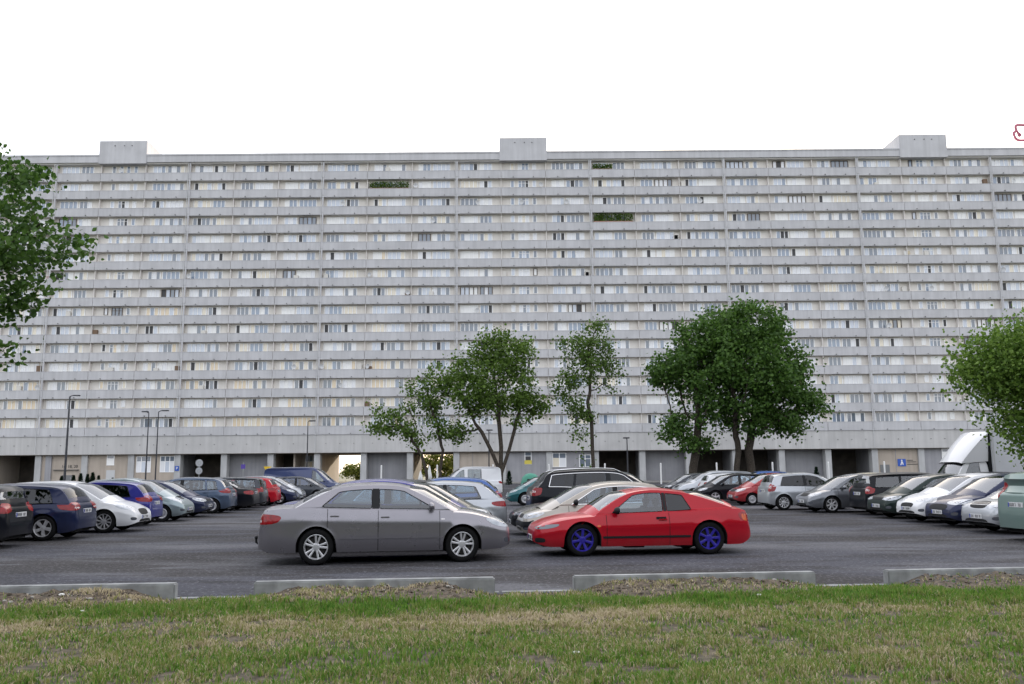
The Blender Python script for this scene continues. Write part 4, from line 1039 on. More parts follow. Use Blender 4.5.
def make_tree(name, label, loc, base, ell, seed, leaf, n_leaf, lm, trunk_r=.14, step=.45, kill=.75, n_attr=420, spread=.42, group=None, tip=.010, infl=3.2, z0=0.0, clump=None):
    root = empty(name, (loc[0], loc[1], z0)); tag(root, label, 'tree', group)
    P, par = grow(ell, base, seed, n_attr, step, kill, infl); n = len(P); r = np.random.default_rng(seed + 1)
    kids = [[] for _ in range(n)]
    for i, p in enumerate(par):
        if p >= 0: kids[p].append(i)
    rad = np.zeros(n)
    for i in range(n - 1, -1, -1): rad[i] = tip if not kids[i] else sum(rad[k] ** 2.3 for k in kids[i]) ** (1 / 2.3)
    rad *= 1; sc = trunk_r / max(rad[0], 1e-6); rad = np.where(rad > tip * 1.5, tip + (rad - tip) * (trunk_r - tip) / max(rad.max() - tip, 1e-6), rad)
    mb = MB()
    for i in range(n):
        if par[i] >= 0:
            a, b = P[par[i]], P[i]; ra, rb = min(rad[par[i]], rad[i] * 1.6), rad[i]; ns = 8 if rb > .05 else (5 if rb > .02 else 3)
            mb.tube([a, a + (b - a) * .5, b + (b - a) * .06], [ra, (ra + rb) / 2, rb], ns, 0, False)
    root_ix = [i for i in range(n) if par[i] < 0]
    mb.build('trunk', [M_BARK], root, True, fix=False, angle=60)
    # leaves cluster round the outer twigs
    out = np.array([i for i in range(n) if rad[i] < tip * 3.2 and par[i] >= 0]); wts = np.where(rad[out] <= tip * 1.3, 3., 1.)
    cl = r.random(len(out)) * .9 + .1; wts *= cl; wts /= wts.sum()
    c = r.choice(out, n_leaf, p=wts); t = r.random(n_leaf)[:, None]
    C = P[c] * t + P[par[c]] * (1 - t) + r.normal(size=(n_leaf, 3)) * np.array([spread, spread, spread * .62]); C[:, 2] -= spread * .15
    d = r.normal(size=(n_leaf, 3)); d[:, 2] = d[:, 2] * .55 - .35; d /= np.linalg.norm(d, axis=1)[:, None]
    u = r.normal(size=(n_leaf, 3)); u[:, 2] *= .6; q = np.cross(d, u); q /= np.linalg.norm(q, axis=1)[:, None]; nn = np.cross(q, d)
    s = leaf * r.uniform(.6, 1.3, n_leaf)[:, None]; wdt = s * r.uniform(.34, .52, n_leaf)[:, None]; fold = s * .12
    v = np.empty((n_leaf, 6, 3)); v[:, 0] = C; v[:, 1] = C + d * s * .38 + q * wdt + nn * fold; v[:, 2] = C + d * s * .8 + q * wdt * .62 + nn * fold * .5
    v[:, 3] = C + d * s * 1.05 - nn * fold * .6; v[:, 4] = C + d * s * .8 - q * wdt * .62 + nn * fold * .5; v[:, 5] = C + d * s * .38 - q * wdt + nn * fold
    me = bpy.data.meshes.new('crown'); me.vertices.add(n_leaf * 6); me.vertices.foreach_set('co', v.ravel())
    lp = (np.array([0, 1, 2, 3, 0, 3, 4, 5])[None] + 6 * np.arange(n_leaf)[:, None]).ravel(); me.loops.add(len(lp)); me.loops.foreach_set('vertex_index', lp.astype(np.int32))
    me.polygons.add(2 * n_leaf); me.polygons.foreach_set('loop_start', (np.arange(2 * n_leaf) * 4).astype(np.int32)); me.materials.append(lm); me.update(calc_edges=True); me.validate(); link('crown', me, root)
    return root
L_MID = leafmat('leaf mid green', (0.048, 0.098, 0.013), (0.14, 0.23, 0.036), .38)
L_DARK = leafmat('leaf dark green', (0.032, 0.082, 0.012), (0.100, 0.195, 0.032), .36)
L_LIGHT = leafmat('leaf light green', (0.065, 0.135, 0.016), (0.18, 0.29, 0.048), .42)
L_THUJA = leafmat('conifer green', (0.006, 0.020, 0.010), (0.016, 0.042, 0.018), .1)
GT = 'trees between the car park and the block'
TY = 72
make_tree('broadleaf_tree', 'small sparse tree with two slim stems, furthest left of the mid trees', (-6.9, TY), [[(0, 0, 0), (-.1, 0, 1.6), (-.5, 0, 3.0)], [(.9, .3, 0), (1.0, .3, 1.8), (1.2, .2, 3.4)]],
          [(-2.6, 0, 5.8, 2.4, 1.8, 1.4), (-.2, 0, 7.4, 1.9, 1.6, 2.2), (.5, 0, 9.6, 1.0, 1.0, 1.3), (1.2, 0, 5.6, .9, 1.0, 1.2), (-4.3, 0, 7.0, .9, .8, .6), (-1.0, 0, 4.2, 1.2, 1, .7)], 3, .21, 3100, L_MID, .12, kill=.85, n_attr=190, spread=.40, group=GT)
make_tree('broadleaf_tree', 'rounded medium tree with a forked trunk behind the white van', (-1.0, TY), [[(0, 0, 0), (0, 0, 1.5), (-.7, 0, 3.2), (-1.5, 0, 4.8)], [(.06, 0, 0), (.06, 0, 1.5), (.7, .2, 3.4), (1.2, .2, 5.2)], [(0, .08, 0), (0, .08, 1.7), (.05, .1, 3.6), (-.1, .1, 5.5)]],
          [(-.9, 0, 8.6, 4.0, 3.2, 3.0), (.6, 0, 11.2, 2.6, 2.2, 2.0), (-3.2, 0, 5.2, 1.6, 1.5, 1.5), (2.3, 0, 6.8, 1.7, 1.8, 2.0), (-1.5, 0, 11.2, 2.2, 2, 1.6)], 14, .22, 11000, L_MID, .17, n_attr=330, kill=.95, spread=.50, group=GT)
make_tree('broadleaf_tree', 'tall narrow light tree with twin stems, right of the forked tree', (6.2, TY), [[(0, 0, 0), (-.3, 0, 2.2), (-.7, 0, 4.0)], [(.4, .3, 0), (.3, .3, 3.0), (.25, .2, 6.0)]],
          [(.4, 0, 11.0, 1.9, 1.6, 3.4), (-1.2, 0, 8.2, 1.6, 1.4, 2.6), (1.0, 0, 13.4, 1.0, 1.0, 1.1), (-.8, 0, 5.3, 1.0, 1, .9), (-1.6, 0, 12.0, .8, .8, 1.2), (2.0, 0, 9.5, .8, .8, 1.6)], 25, .20, 4600, leafmat('leaf fresh green', (0.045, 0.090, 0.013), (0.125, 0.21, 0.036), .38), .15, kill=.9, n_attr=200, spread=.42, group=GT)
make_tree('broadleaf_tree', 'largest tree, broad dense dark green crown rising behind the red coupe', (18.0, TY), [[(0, 0, 0), (.1, 0, 1.8), (.3, 0, 3.0)], [(-3.4, .6, 0), (-3.3, .6, 1.8), (-3.0, .4, 3.4)], [(1.5, .5, 0), (1.4, .5, 2), (1.2, .3, 3.2)]],
          [(.2, 0, 9.6, 5.8, 4.6, 4.2), (.8, 0, 13.0, 4.0, 3.2, 2.7), (-4.2, 0, 9.8, 2.6, 2.4, 2.3), (4.9, 0, 8.2, 2.6, 2.4, 2.3), (-3.4, 0, 5.2, 2.6, 2, 2.0), (3.6, 0, 5.6, 2.6, 2, 1.4), (6.6, 0, 7.0, 1.2, 1.2, 1.0), (.8, 0, 5.6, 3.0, 2, 1.6), (-3.0, 0, 13.0, 1.6, 1.4, 1.3)], 41, .25, 36000, L_DARK, .34, n_attr=900, kill=.85, spread=.55, group=GT)
make_tree('broadleaf_tree', 'dark leafy tree leaning in from beyond the left edge above the parked cars', (-17.4, 20.5), [[(0, 0, 0), (.1, 0, 1.5), (.3, 0, 3.0)]],
          [(2.9, 0, 8.55, 3.5, 2.4, 1.25), (-.6, 0, 7.5, 3.2, 3.2, 3.2), (4.2, -.3, 7.0, 3.5, 1.8, .75), (3.4, 0, 5.95, 3.3, 1.8, .6), (3.2, -.2, 4.6, 3.1, 1.8, .9)], 57, .13, 33000, L_DARK, .22, step=.3, kill=.5, n_attr=760, spread=.26, infl=2.2, tip=.007)
make_tree('broadleaf_tree', 'fresh green tree overhanging the box truck at the right edge', (21.5, 31), [[(0, 0, 0), (-.1, 0, 1.4), (-.3, 0, 2.4)]],
          [(-1.0, 0, 5.2, 4.1, 3.2, 2.0), (-2.9, 0, 5.6, 2.5, 2.0, 1.5), (-2.4, -.5, 3.5, 2.3, 1.6, 1.4), (-4.0, -.3, 4.2, 1.5, 1.2, .9), (-3.1, -.8, 2.5, .7, .6, .95), (-4.9, 0, 5.6, 1.0, 1.0, .9)], 68, .12, 44000, L_LIGHT, .2, step=.3, kill=.6, n_attr=520, spread=.48, infl=2.4, tip=.007)
# greenery seen through the open passages, behind the block
for x, y, h, lb in ((bx(11) + 2.4, 168, 5.5, 'sunlit yellow green shrub beyond the passage behind the twin stemmed tree'), (bx(9) + 1.0, 176, 3.6, 'sunlit bush beyond the bright open passage left of centre')):
    make_tree('shrub', lb, (x, y), [[(0, 0, 0), (0, 0, .6)]], [(0, 0, h * .5, 5.5, 2.5, h * .5)], int(h * 10), .34, 5200, leafmat('leaf sunlit', (.06, .09, .012), (.16, .18, .03), .35), .1, kill=1.0, n_attr=240, step=.6, spread=.5, group='shrubs behind the block')
# little conifers along the foot of the facade
def conifer(x, y, h, lb):
    r = np.random.default_rng(int(x * 100) % 9999); n = 420; root = empty('conifer', (x, y, 0.0)); tag(root, lb, 'shrub', 'small conifers in front of the block')
    t = r.random(n) ** .8; a = r.random(n) * 2 * pi; rr_ = h * .26 * (1 - t) ** .8 * (.5 + .5 * r.random(n)) + .02; C = np.c_[rr_ * np.cos(a), rr_ * np.sin(a), t * h * .97]
    mb = MB()
    for p, aa in zip(C, a):
        s = h * .09; e = np.array([cos(aa), sin(aa), .9]) * s; q = np.array([-sin(aa), cos(aa), 0]) * s * .4; mb.add([p - q, p + e * .5 - q, p + e, p + q], [(0, 1, 2, 3)])
    mb.build('crown', [L_THUJA], root, fix=False); q = MB(); q.tube([(0, 0, 0), (0, 0, h * .9)], [.05, .01], 6); q.build('trunk', [M_BARK], root)
CL = ['left of the first lamp post', 'beside the first lamp post', 'third from the left lamp post', 'fourth along the beige wall', 'fifth along the beige wall', 'near the pale door', 'last before the ground floor windows', 'dark, behind the white van', 'dark, beside the recessed wall at right', 'dark, behind the silver hatchback at right']
for (px, h), c_ in zip(((61, 1.7), (73, 1.8), (80, 2.0), (87, 1.9), (92, 2.1), (98, 1.7), (112, 1.4), (508, 1.9), (815, 2.1), (700, 1.5)), CL):
    conifer((px - 512) * 110 / 880 * .99, 110, h * .9, 'small dark conifer, ' + c_)
# balcony greenery
def planter(x, z, wd, h, lb, seed):
    r = np.random.default_rng(seed); n = int(130 * wd); root = empty('balcony_plant', (x, YF + .3, z)); tag(root, lb, 'plant', 'plants growing on balconies')
    C = np.c_[(r.random(n) - .5) * wd, r.random(n) * .3 - .15, r.random(n) ** .9 * h]; d = r.normal(size=(n, 3)); q = r.normal(size=(n, 3)); mb = MB()
    for p, a, b in zip(C, d, q):
        a = a / np.linalg.norm(a) * .16; b = b / np.linalg.norm(b) * .09; mb.add([p - a, p + b, p + a, p - b], [(0, 1, 2, 3)])
    mb.build('foliage', [L_MID], root, fix=False); b_ = MB(); b_.box(-wd / 2, wd / 2, -.14, .14, -.3, 0); b_.build('planter_box', [mat('terracotta', (.3, .13, .08))], root)
planter(-19.2, B0 + 13 * ST + 1.45, 6.2, 1.05, 'dense green balcony plants two storeys down on the left of the middle stair head', 1)
planter(bx(15) + 3.5, B0 + 11 * ST + 1.5, 6.2, 1.2, 'longest row of green balcony plants, right of the middle stair head', 2)
planter(bx(15) + 2.0, B0 + 14 * ST + 1.45, 3.2, .8, 'low green plants on the top balcony right of the middle stair head', 3)

# the wood added unseen behind and beside the camera to darken car reflections
def wood():
    r = np.random.default_rng(77); n = 130000; X = r.uniform(-95, 95, n); Hh = 12 + 6 * vnoise(X + 200, X * 0 + 3, 9, 5) + 3 * vnoise(X + 200, X * 0, 3, 6); Z = r.random(n) ** .8 * Hh; Y = -26 - r.random(n) * 7; flank = r.random(n) < .45; t_ = r.uniform(-30, 78, n); sg_ = np.where(r.random(n) < .5, -1, 1); X, Y = np.where(flank, sg_ * (72 + r.random(n) * 7), X), np.where(flank, t_, Y); Z = np.where(flank, Z * .8, Z)
    d = r.normal(size=(n, 3)); q = r.normal(size=(n, 3)); d = d / np.linalg.norm(d, axis=1)[:, None] * .45; q = q / np.linalg.norm(q, axis=1)[:, None] * .3; C = np.c_[X, Y, Z]
    v = np.stack([C - d, C + q, C + d, C - q], 1); me = bpy.data.meshes.new('added_woods'); me.from_pydata(v.reshape(-1, 3).tolist(), [], np.arange(4 * n).reshape(n, 4).tolist()); me.materials.append(L_DARK)
    core = MB()  # added filler blocks so no sky shows through in reflections
    for (xa, ya, xb, yb) in ((-92, -31, 92, -31), (-76, -30, -76, 78), (76, -30, 76, 78)):
        m_ = 40
        for i in range(m_):
            p, q_ = i / m_, (i + 1) / m_; a, b_ = (xa + (xb - xa) * p, ya + (yb - ya) * p), (xa + (xb - xa) * q_, ya + (yb - ya) * q_); h_ = 12 + 2 * math.sin(i * 1.7) + 2 * math.sin(i * .63)
            core.box(min(a[0], b_[0]) - .6, max(a[0], b_[0]) + .6, min(a[1], b_[1]) - .6, max(a[1], b_[1]) + .6, 0, h_)
    bm = bmesh.new(); bm.from_mesh(me); m2 = core.mesh('core', L_DARK); bm.from_mesh(m2); bm.to_mesh(me); bm.free()
    tag(link('added_woods', me), 'dense green wood added out of view to darken reflections', 'added_woods', kind='stuff')
wood()
# ------------------------------------------------------------------ the parked cars
YAW = R(4.5); U = (cos(YAW), sin(YAW))
GC = 'cars parked in the car park'
def put(name, label, cat, S, P, end, x, y, face, dyaw=0, **kw):
    """end 'L' or 'R': which end of the car (x, y) marks; face 'l' or 'r': where its nose points."""
    ya = YAW + R(dyaw); s = S['L'] / 2 * (1 if end == 'L' else -1); c = (x + cos(ya) * s, y + sin(ya) * s)
    return make_car(name, label, cat, S, P, c, ya + (pi if face == 'l' else 0), **kw)
P_SONATA = paint('mauve grey', (0.250, 0.240, 0.265), .65, .28); P_RED = paint('bright red', (0.42, 0.004, 0.016), .1, .3, .5); P_BLUE = paint('violet blue', (0.022, 0.024, 0.21), .3)
P_NAVY = paint('navy', (0.014, 0.020, 0.060), .3, .3, .45); P_BLACK = paint('black', (0.006, 0.007, 0.011), .05, .3, .2); P_WHITE = paint('white', (0.70, 0.71, 0.73), .0); P_SILVER = paint('silver', (0.42, 0.44, 0.47), .6, .32)
P_SGREEN = paint('silver green', (0.26, 0.32, 0.34), .55); P_SLATE = paint('slate blue', (0.07, 0.10, 0.16), .5); P_DGREY = paint('dark grey', (0.045, 0.05, 0.06), .4, .3, .5); P_GREY = paint('mid grey', (0.16, 0.17, 0.19), .55)
P_GREEN = paint('sea green', (0.15, 0.225, 0.205), .3); P_BEIGE = paint('champagne', (0.36, 0.33, 0.29), .5); P_DGREEN = paint('bottle green', (0.010, 0.022, 0.020), .3, .3, .4); P_YEL = paint('pale yellow', (0.50, 0.44, 0.26), .2)
P_DRED = paint('dark red', (0.30, 0.012, 0.018), .2); P_TEAL = paint('teal', (0.012, 0.10, 0.115), .4); P_MBLUE = paint('medium blue', (0.04, 0.11, 0.34), .3); P_VAN = paint('van navy', (0.035, 0.05, 0.14), .2)

def sonata_extra(root, S, skin, side, zsh, yg, zb, ztop, c0, both):
    q = MB(); q.tube([(.25 - c0, 0, .33), (-.04 - c0, 0, .33), (-.10 - c0, 0, .37), (-.10 - c0, 0, .43)], .022, 8)
    bm = bmesh.new(); bmesh.ops.create_uvsphere(bm, u_segments=10, v_segments=8, radius=.034); bmesh.ops.translate(bm, verts=bm.verts[:], vec=(-.10 - c0, 0, .45)); q.frombm(bm)
    q.build('tow_bar', [M_DARK], root, True)
    for sg in (1, -1): skin(both([(3.42, .9, .80), (3.50, .9, .80), (3.50, .9, .775), (3.42, .9, .775)], sg), sg * pi / 2, 'side_marker', M_WHITEL)
make_car('saloon_car', 'mauve grey metallic four door saloon, side on at the front, nose to the right', 'car', SEDAN, P_SONATA, (-2.44, 17.22), R(8.5), wheel=('split5', M_ALLOY), tail='red',
         moulding=(.455, .475, P_SONATA), extras=sonata_extra, interior=M_INTL, mirror=P_SONATA).scale = (.965, 1, 1)
def celica_extra(root, S, skin, side, zsh, yg, zb, ztop, c0, both):
    q = MB()
    for sg in (1, -1):
        hx, hz = 1.93 - c0, .715; y = sg * (side(1.93, .715) + .004); q.bbox(hx - .10, hx + .10, min(y, y - sg * .02), max(y, y + sg * .008), hz - .025, hz + .025, .007)
    q.build('handle_recess', [M_DARK], root, True)
    q = MB(); q.tube([(1.5 - c0, 0, 1.262), (1.45 - c0, 0, 1.30)], .012, 6); q.build('aerial_base', [M_DARK], root)
make_car('coupe_car', 'bright red two door coupe with blue painted wheels, side on at the front', 'car', COUPE, P_RED, (2.52, 18.32), R(180 + 6.5), wheel=('sevenblue', M_BLUERIM), mirror=M_DARK,
         moulding=(.345, .385, M_DARK), extras=celica_extra, window_mat=G_TINT)
H = hatch; kw5 = dict(wheel=('five', M_ALLOY)); kw10 = dict(wheel=('ten', M_ALLOY)); kwc = dict(wheel=('cover', M_STEELCAP)); kw7 = dict(wheel=('seven', M_ALLOY))
# left column, right ends towards the aisle
put('estate_car', 'black car at the left edge, tail to the aisle, cut by the frame', 'car', H(4.5, 1.76, 1.47, tail='corner', long_roof=.2), P_BLACK, 'R', -11.45, 20.9, 'l', **kw5)
put('hatchback_car', 'navy three door hatchback with five spoke alloys, second in the left row', 'car', H(4.15, 1.74, 1.43, 2.51, .85, .32, doors=3, rake=.12, tailz=(.76, .98), clear=True, head=(.5, .4)), P_NAVY, 'R', -11.15, 23.5, 'l', interior=M_INT, window_mat=G_TINT, **kw5)
put('hatchback_car', 'silver white hatchback between the navy and violet blue hatchbacks, nose to the aisle', 'car', H(4.30, 1.78, 1.47, 2.65, .88, .32, rake=.1, belt=.03, hood=.12, head=(.64, .42), headz=(.62, .80), grille=(.48, .66, .36)), P_WHITE, 'R', -10.85, 26.4, 'r', wheel=('ten', M_STEELCAP))
put('hatchback_car', 'violet blue hatchback in the left row with its tail to the aisle', 'car', H(3.85, 1.68, 1.44, 2.44, .80, .29, doors=3, rake=.18, tailz=(.78, 1.0)), P_BLUE, 'R', -11.6, 29.2, 'l', window_mat=G_TINT, **kwc)
put('hatchback_car', 'small silver green rounded hatchback with white wheel trims, nose to the aisle', 'car', H(3.75, 1.69, 1.52, 2.46, .74, .29, hood=.10, head=(.58, .48), headz=(.66, .84), grille=(.74, .82, .22)), P_SGREEN, 'R', -11.55, 32.0, 'r', **kwc)
put('saloon_car', 'dark navy saloon with bright headlights beside the silver green hatchback', 'car', sedan(4.5, 1.73, 1.42), P_NAVY, 'R', -11.85, 35.0, 'r', **kw5)
put('hatchback_car', 'slate blue five door hatchback in the left row, tail to the aisle', 'car', H(4.2, 1.75, 1.51, 2.61, .86, .31, rake=.14, tailz=(.80, 1.02), tail='corner'), P_SLATE, 'R', -11.95, 38.3, 'l', **kwc)
put('saloon_car', 'black saloon in the left row, tail beside the slate blue hatchback', 'car', sedan(4.55, 1.76, 1.43), P_BLACK, 'R', -11.75, 41.0, 'l', **kw5)
put('estate_car', 'dark grey estate in the left row between the black saloon and the red hatchback', 'car', H(4.5, 1.75, 1.48, long_roof=.2, tailz=(.75, 1.0)), P_DGREY, 'R', -12.05, 43.6, 'l', **kw5)
put('hatchback_car', 'red hatchback far back in the left row, tail to the aisle', 'car', H(3.9, 1.7, 1.45, 2.46, .8, .29, rake=.1), P_RED, 'R', -12.1, 46.2, 'l', **kwc)
put('hatchback_car', 'very dark blue hatchback just beyond the red hatchback, nose to the aisle', 'car', H(4.2, 1.75, 1.47), P_NAVY, 'R', -11.75, 48.8, 'r', **kw5)
put('hatchback_car', 'silver hatchback far back in the left row beside the navy van', 'car', H(4.2, 1.75, 1.5), P_SILVER, 'R', -12.0, 51.4, 'r', **kw5)
put('hatchback_car', 'dark grey hatchback directly below the navy van', 'car', H(4.1, 1.72, 1.45), P_DGREY, 'R', -10.9, 54.2, 'r', **kw5)
put('van', 'long navy blue panel van behind the left row of cars', 'van', van(5.1, 1.92, 2.02, 3.2, .92), P_VAN, 'R', -10.9, 57.6, 'r', **kwc)
# middle, behind the grey saloon
put('saloon_car', 'violet blue saloon hidden behind the mauve grey saloon, only roof and bonnet showing', 'car', sedan(4.6, 1.76, 1.50), P_BLUE, 'R', -.55, 19.9, 'r', 2, **kw5)
put('saloon_car', 'bottle green saloon third from the front in the middle row', 'car', sedan(4.6, 1.76, 1.44), P_DGREEN, 'R', -.55, 22.5, 'r', 2, chrome_window=True, **kw5)
put('hatchback_car', 'silver three door hatchback with rounded tail in the middle row, tail to the right', 'car', H(3.95, 1.68, 1.40, 2.44, .8, .29, doors=3, rake=.30, tailz=(.72, .90)), P_SILVER, 'R', -.2, 25.2, 'l', **kwc)
put('hatchback_car', 'black hatchback between the silver and medium blue hatchbacks in the middle row', 'car', H(4.0, 1.7, 1.43), P_BLACK, 'R', -1.9, 27.7, 'l', **kw5)
put('hatchback_car', 'medium blue hatchback in the middle row in front of the white van', 'car', H(4.1, 1.7, 1.47, rake=.25), P_MBLUE, 'R', -.35, 30.3, 'l', **kw5)
put('van', 'white panel van below the forked tree', 'van', van(4.5, 1.86, 1.98, 2.9, .9, win='quarter'), P_WHITE, 'R', -.75, 60, 'l', **kwc)
# middle, behind the red coupe
put('saloon_car', 'champagne beige saloon with black bumper just behind the red coupe', 'car', sedan(4.45, 1.69, 1.385, 2.61, .86, tz=(.74, .9), grille=(.60, .70, .3)), P_BEIGE, 'L', .12, 21.1, 'l', 2, bumper=(.34, .54), mirror=M_DARK, chrome_window=True, **kwc)
put('coupe_car', 'low black car, only its nose and round headlight showing behind the champagne saloon', 'car', dict(COUPE), P_BLACK, 'L', -.1, 23.7, 'l', **kw5)
put('suv_car', 'big black estate with silver roof rails, tail to the left, in the middle row', 'car', H(4.5, 1.88, 1.71, 2.72, .88, .36, belt=.06, long_roof=.15, rake=.2, tail='upright', tailz=(.80, 1.02)), P_BLACK, 'L', .42, 26.7, 'r', 1, roof_rails=M_CHROME, chrome_window=True, window_mat=G_TINT, **kw5)
put('hatchback_car', 'teal hatchback far back in the middle, nose to the left', 'car', H(4.1, 1.7, 1.45), P_TEAL, 'L', -.35, 44, 'l', **kwc)
# right column, left ends towards the aisle
put('estate_car', 'sea green estate at the right edge, tail to the aisle', 'car', H(4.6, 1.78, 1.60, 2.75, .9, .32, long_roof=.40, belt=.04, tail='upright', tailz=(.85, 1.2)), P_GREEN, 'L', 11.30, 20.2, 'r', **kw5)
put('saloon_car', 'silver saloon with a big dark grille between the sea green estate and dark navy hatchback', 'car', sedan(4.65, 1.80, 1.47, 2.67, .95, grille=(.62, .80, .38)), P_SILVER, 'L', 11.8, 22.9, 'l', **kw7)
put('hatchback_car', 'dark navy hatchback with a wide dark grille, nose to the aisle on the right', 'car', H(4.35, 1.82, 1.48, 2.65, .90, .325, hood=.1, head=(.60, .42), grille=(.46, .64, .45)), P_NAVY, 'L', 11.95, 25.3, 'l', **kw5)
put('hatchback_car', 'pure white hatchback in front of the box truck, nose to the aisle', 'car', H(4.30, 1.78, 1.47, 2.65, .88, .32, rake=.1, belt=.03, hood=.12, head=(.64, .42), headz=(.62, .80), grille=(.44, .60, .36)), P_WHITE, 'L', 12.1, 27.6, 'l', **kw10)
put('saloon_car', 'bottle green saloon with clear headlights between the white hatchback and the black estate', 'car', sedan(4.65, 1.74, 1.45), P_DGREEN, 'L', 12.1, 29.9, 'l', **kw5)
put('estate_car', 'black estate on the right with its tail and red lamps to the aisle', 'car', H(4.5, 1.75, 1.50, long_roof=.25, tail='upright', tailz=(.74, 1.0), clear=True), P_BLACK, 'L', 12.35, 32.2, 'r', **kw5)
put('hatchback_car', 'mid grey hatchback with seven spoke wheels, nose to the aisle on the right', 'car', H(4.18, 1.74, 1.44, 2.51, .86, .31, rake=.1, hood=.08, head=(.50, .45)), P_GREY, 'L', 11.1, 34.5, 'l', **kw7)
put('hatchback_car', 'silver short upright hatchback with ten spoke alloys, tail to the left on the right side', 'car', H(3.75, 1.69, 1.51, 2.38, .76, .31, doors=3, tail='upright', tailz=(.72, 1.04)), P_SILVER, 'L', 10.3, 37.0, 'r', window_mat=G_TINT, **kw10)
put('hatchback_car', 'pale yellow car behind the mid grey and silver hatchbacks', 'car', H(4.3, 1.74, 1.46, roof_h=0) if False else H(4.3, 1.74, 1.46), P_YEL, 'L', 13.6, 39.6, 'l', **kwc)
put('hatchback_car', 'dark red small car with pale wheel trims left of the silver upright hatchback', 'car', H(3.8, 1.66, 1.48, 2.4, .78, .28, hood=.1), P_DRED, 'L', 10.2, 42.0, 'l', **kwc)
put('hatchback_car', 'black hatchback left of the dark red small car', 'car', H(4.1, 1.7, 1.46), P_BLACK, 'L', 9.0, 44.6, 'l', **kw5)
put('hatchback_car', 'small white hatchback behind the black hatchback on the right side', 'car', H(3.6, 1.62, 1.46, 2.35, .74, .28, doors=3), P_WHITE, 'L', 9.9, 47.2, 'r', **kwc)
put('estate_car', 'silver people carrier far back on the right with a long roof', 'car', H(4.5, 1.78, 1.60, 2.7, .85, .31, hood=.2, long_roof=.4), P_SILVER, 'L', 9.0, 50.0, 'l', **kwc)
put('hatchback_car', 'dark grey hatchback furthest back beside the silver people carrier', 'car', H(4.1, 1.7, 1.46), P_DGREY, 'L', 8.7, 52.8, 'l', **kw5)
put('hatchback_car', 'medium blue hatchback far back below the largest tree', 'car', H(4.1, 1.7, 1.55), P_MBLUE, 'L', 13.4, 55.6, 'l', **kw5)
put('estate_car', 'black estate roof in front of the box truck cab', 'car', H(4.5, 1.75, 1.47, long_roof=.2), P_BLACK, 'L', 17.2, 36.6, 'l', **kw5)

# the box truck
TR = van(6.3, 2.0, 2.0, 3.7, .95, Rw=.35)
TR.update(deck=[(0, .5), (.02, .7), (.05, .85), (.2, .9), (3.7, .9), (3.92, 1.08), (5.37, 1.10), (5.85, 1.02), (6.1, .90), (6.25, .68), (6.3, .5)],
          gh=[(3.88, 1.0), (3.91, 1.4), (3.96, 1.85), (4.15, 1.97), (4.6, 1.99), (4.85, 1.90), (5.2, 1.50), (5.45, 1.0)], glasstop=(3.92, 4.84), rearglass=False, cowl=5.37, mirror=5.1,
          doors=[(4.2, 5.25)], windows=[(4.28, 4.32, 5.14, 4.72)], tum=.14)
def truck_extra(root, S, skin, side, zsh, yg, zb, ztop, c0, both):
    wb_ = mat('truck box white', (.72, .74, .78), rough=.45, noise=(.8, .12, None)); q = MB(); q.bbox(-.05 - c0, 3.78 - c0, -1.06, 1.06, .98, 3.22, .03); bo = q.build('cargo_box', [wb_], root, True)
    q = MB()
    for x in (-.05, 3.72):
        for y in (-1.05, 1.05): q.box(x - c0 - .012, x - c0 + .075, y - .025, y + .025, .96, 3.235)
    for y in (-1.05, 1.05): q.box(-.05 - c0, 3.78 - c0, y - .022, y + .022, .95, 1.05); q.box(-.05 - c0, 3.78 - c0, y - .022, y + .022, 3.17, 3.236)
    q.build('box_frame', [M_PIPE], bo)
    sec = catmull([(5.22, 1.90), (4.98, 2.20), (4.6, 2.62), (4.22, 2.99), (3.92, 3.22)], 14); q = MB(); vs = []
    ws_ = [-1, -.97, -.85, -.5, 0, .5, .85, .97, 1]
    for x, z in sec:
        for w_ in ws_: vs.append((x - c0 - .08 * abs(w_) ** 4, w_ * (.88 + .09 * (z - 1.9)), z - .07 * abs(w_) ** 8))
    n = len(ws_); fs = [(i * n + j, i * n + j + 1, (i + 1) * n + j + 1, (i + 1) * n + j) for i in range(len(sec) - 1) for j in range(n - 1)]; q.add(vs, fs)
    for sg, j in ((-1, 0), (1, n - 1)):
        ed = [vs[i * n + j] for i in range(len(sec))]; sd = MB(); sd.add(ed + [(3.90 - c0, ed[-1][1], ed[-1][2]), (3.90 - c0, ed[0][1], 1.92)], [tuple(range(len(ed) + 2))]); sd.build('deflector_side', [mat('deflector white brightened', (.80, .81, .83), rough=.4)], root)  # brighter copy of the white, lightness painted in to offset shade
    q.build('wind_deflector', [P_WHITE], root, True, angle=50)
    q = MB(); q.box(3.785 - c0, 3.88 - c0, -.95, .95, 1.0, 3.15); q.build('cab_gap_seal', [M_DARK], root)
put('box_truck', 'white box truck with a tall roof wind deflector behind the right row of cars', 'truck', TR, P_WHITE, 'L', 18.3, 39.5, 'l', extras=truck_extra, mirror=M_DARK, **kwc)

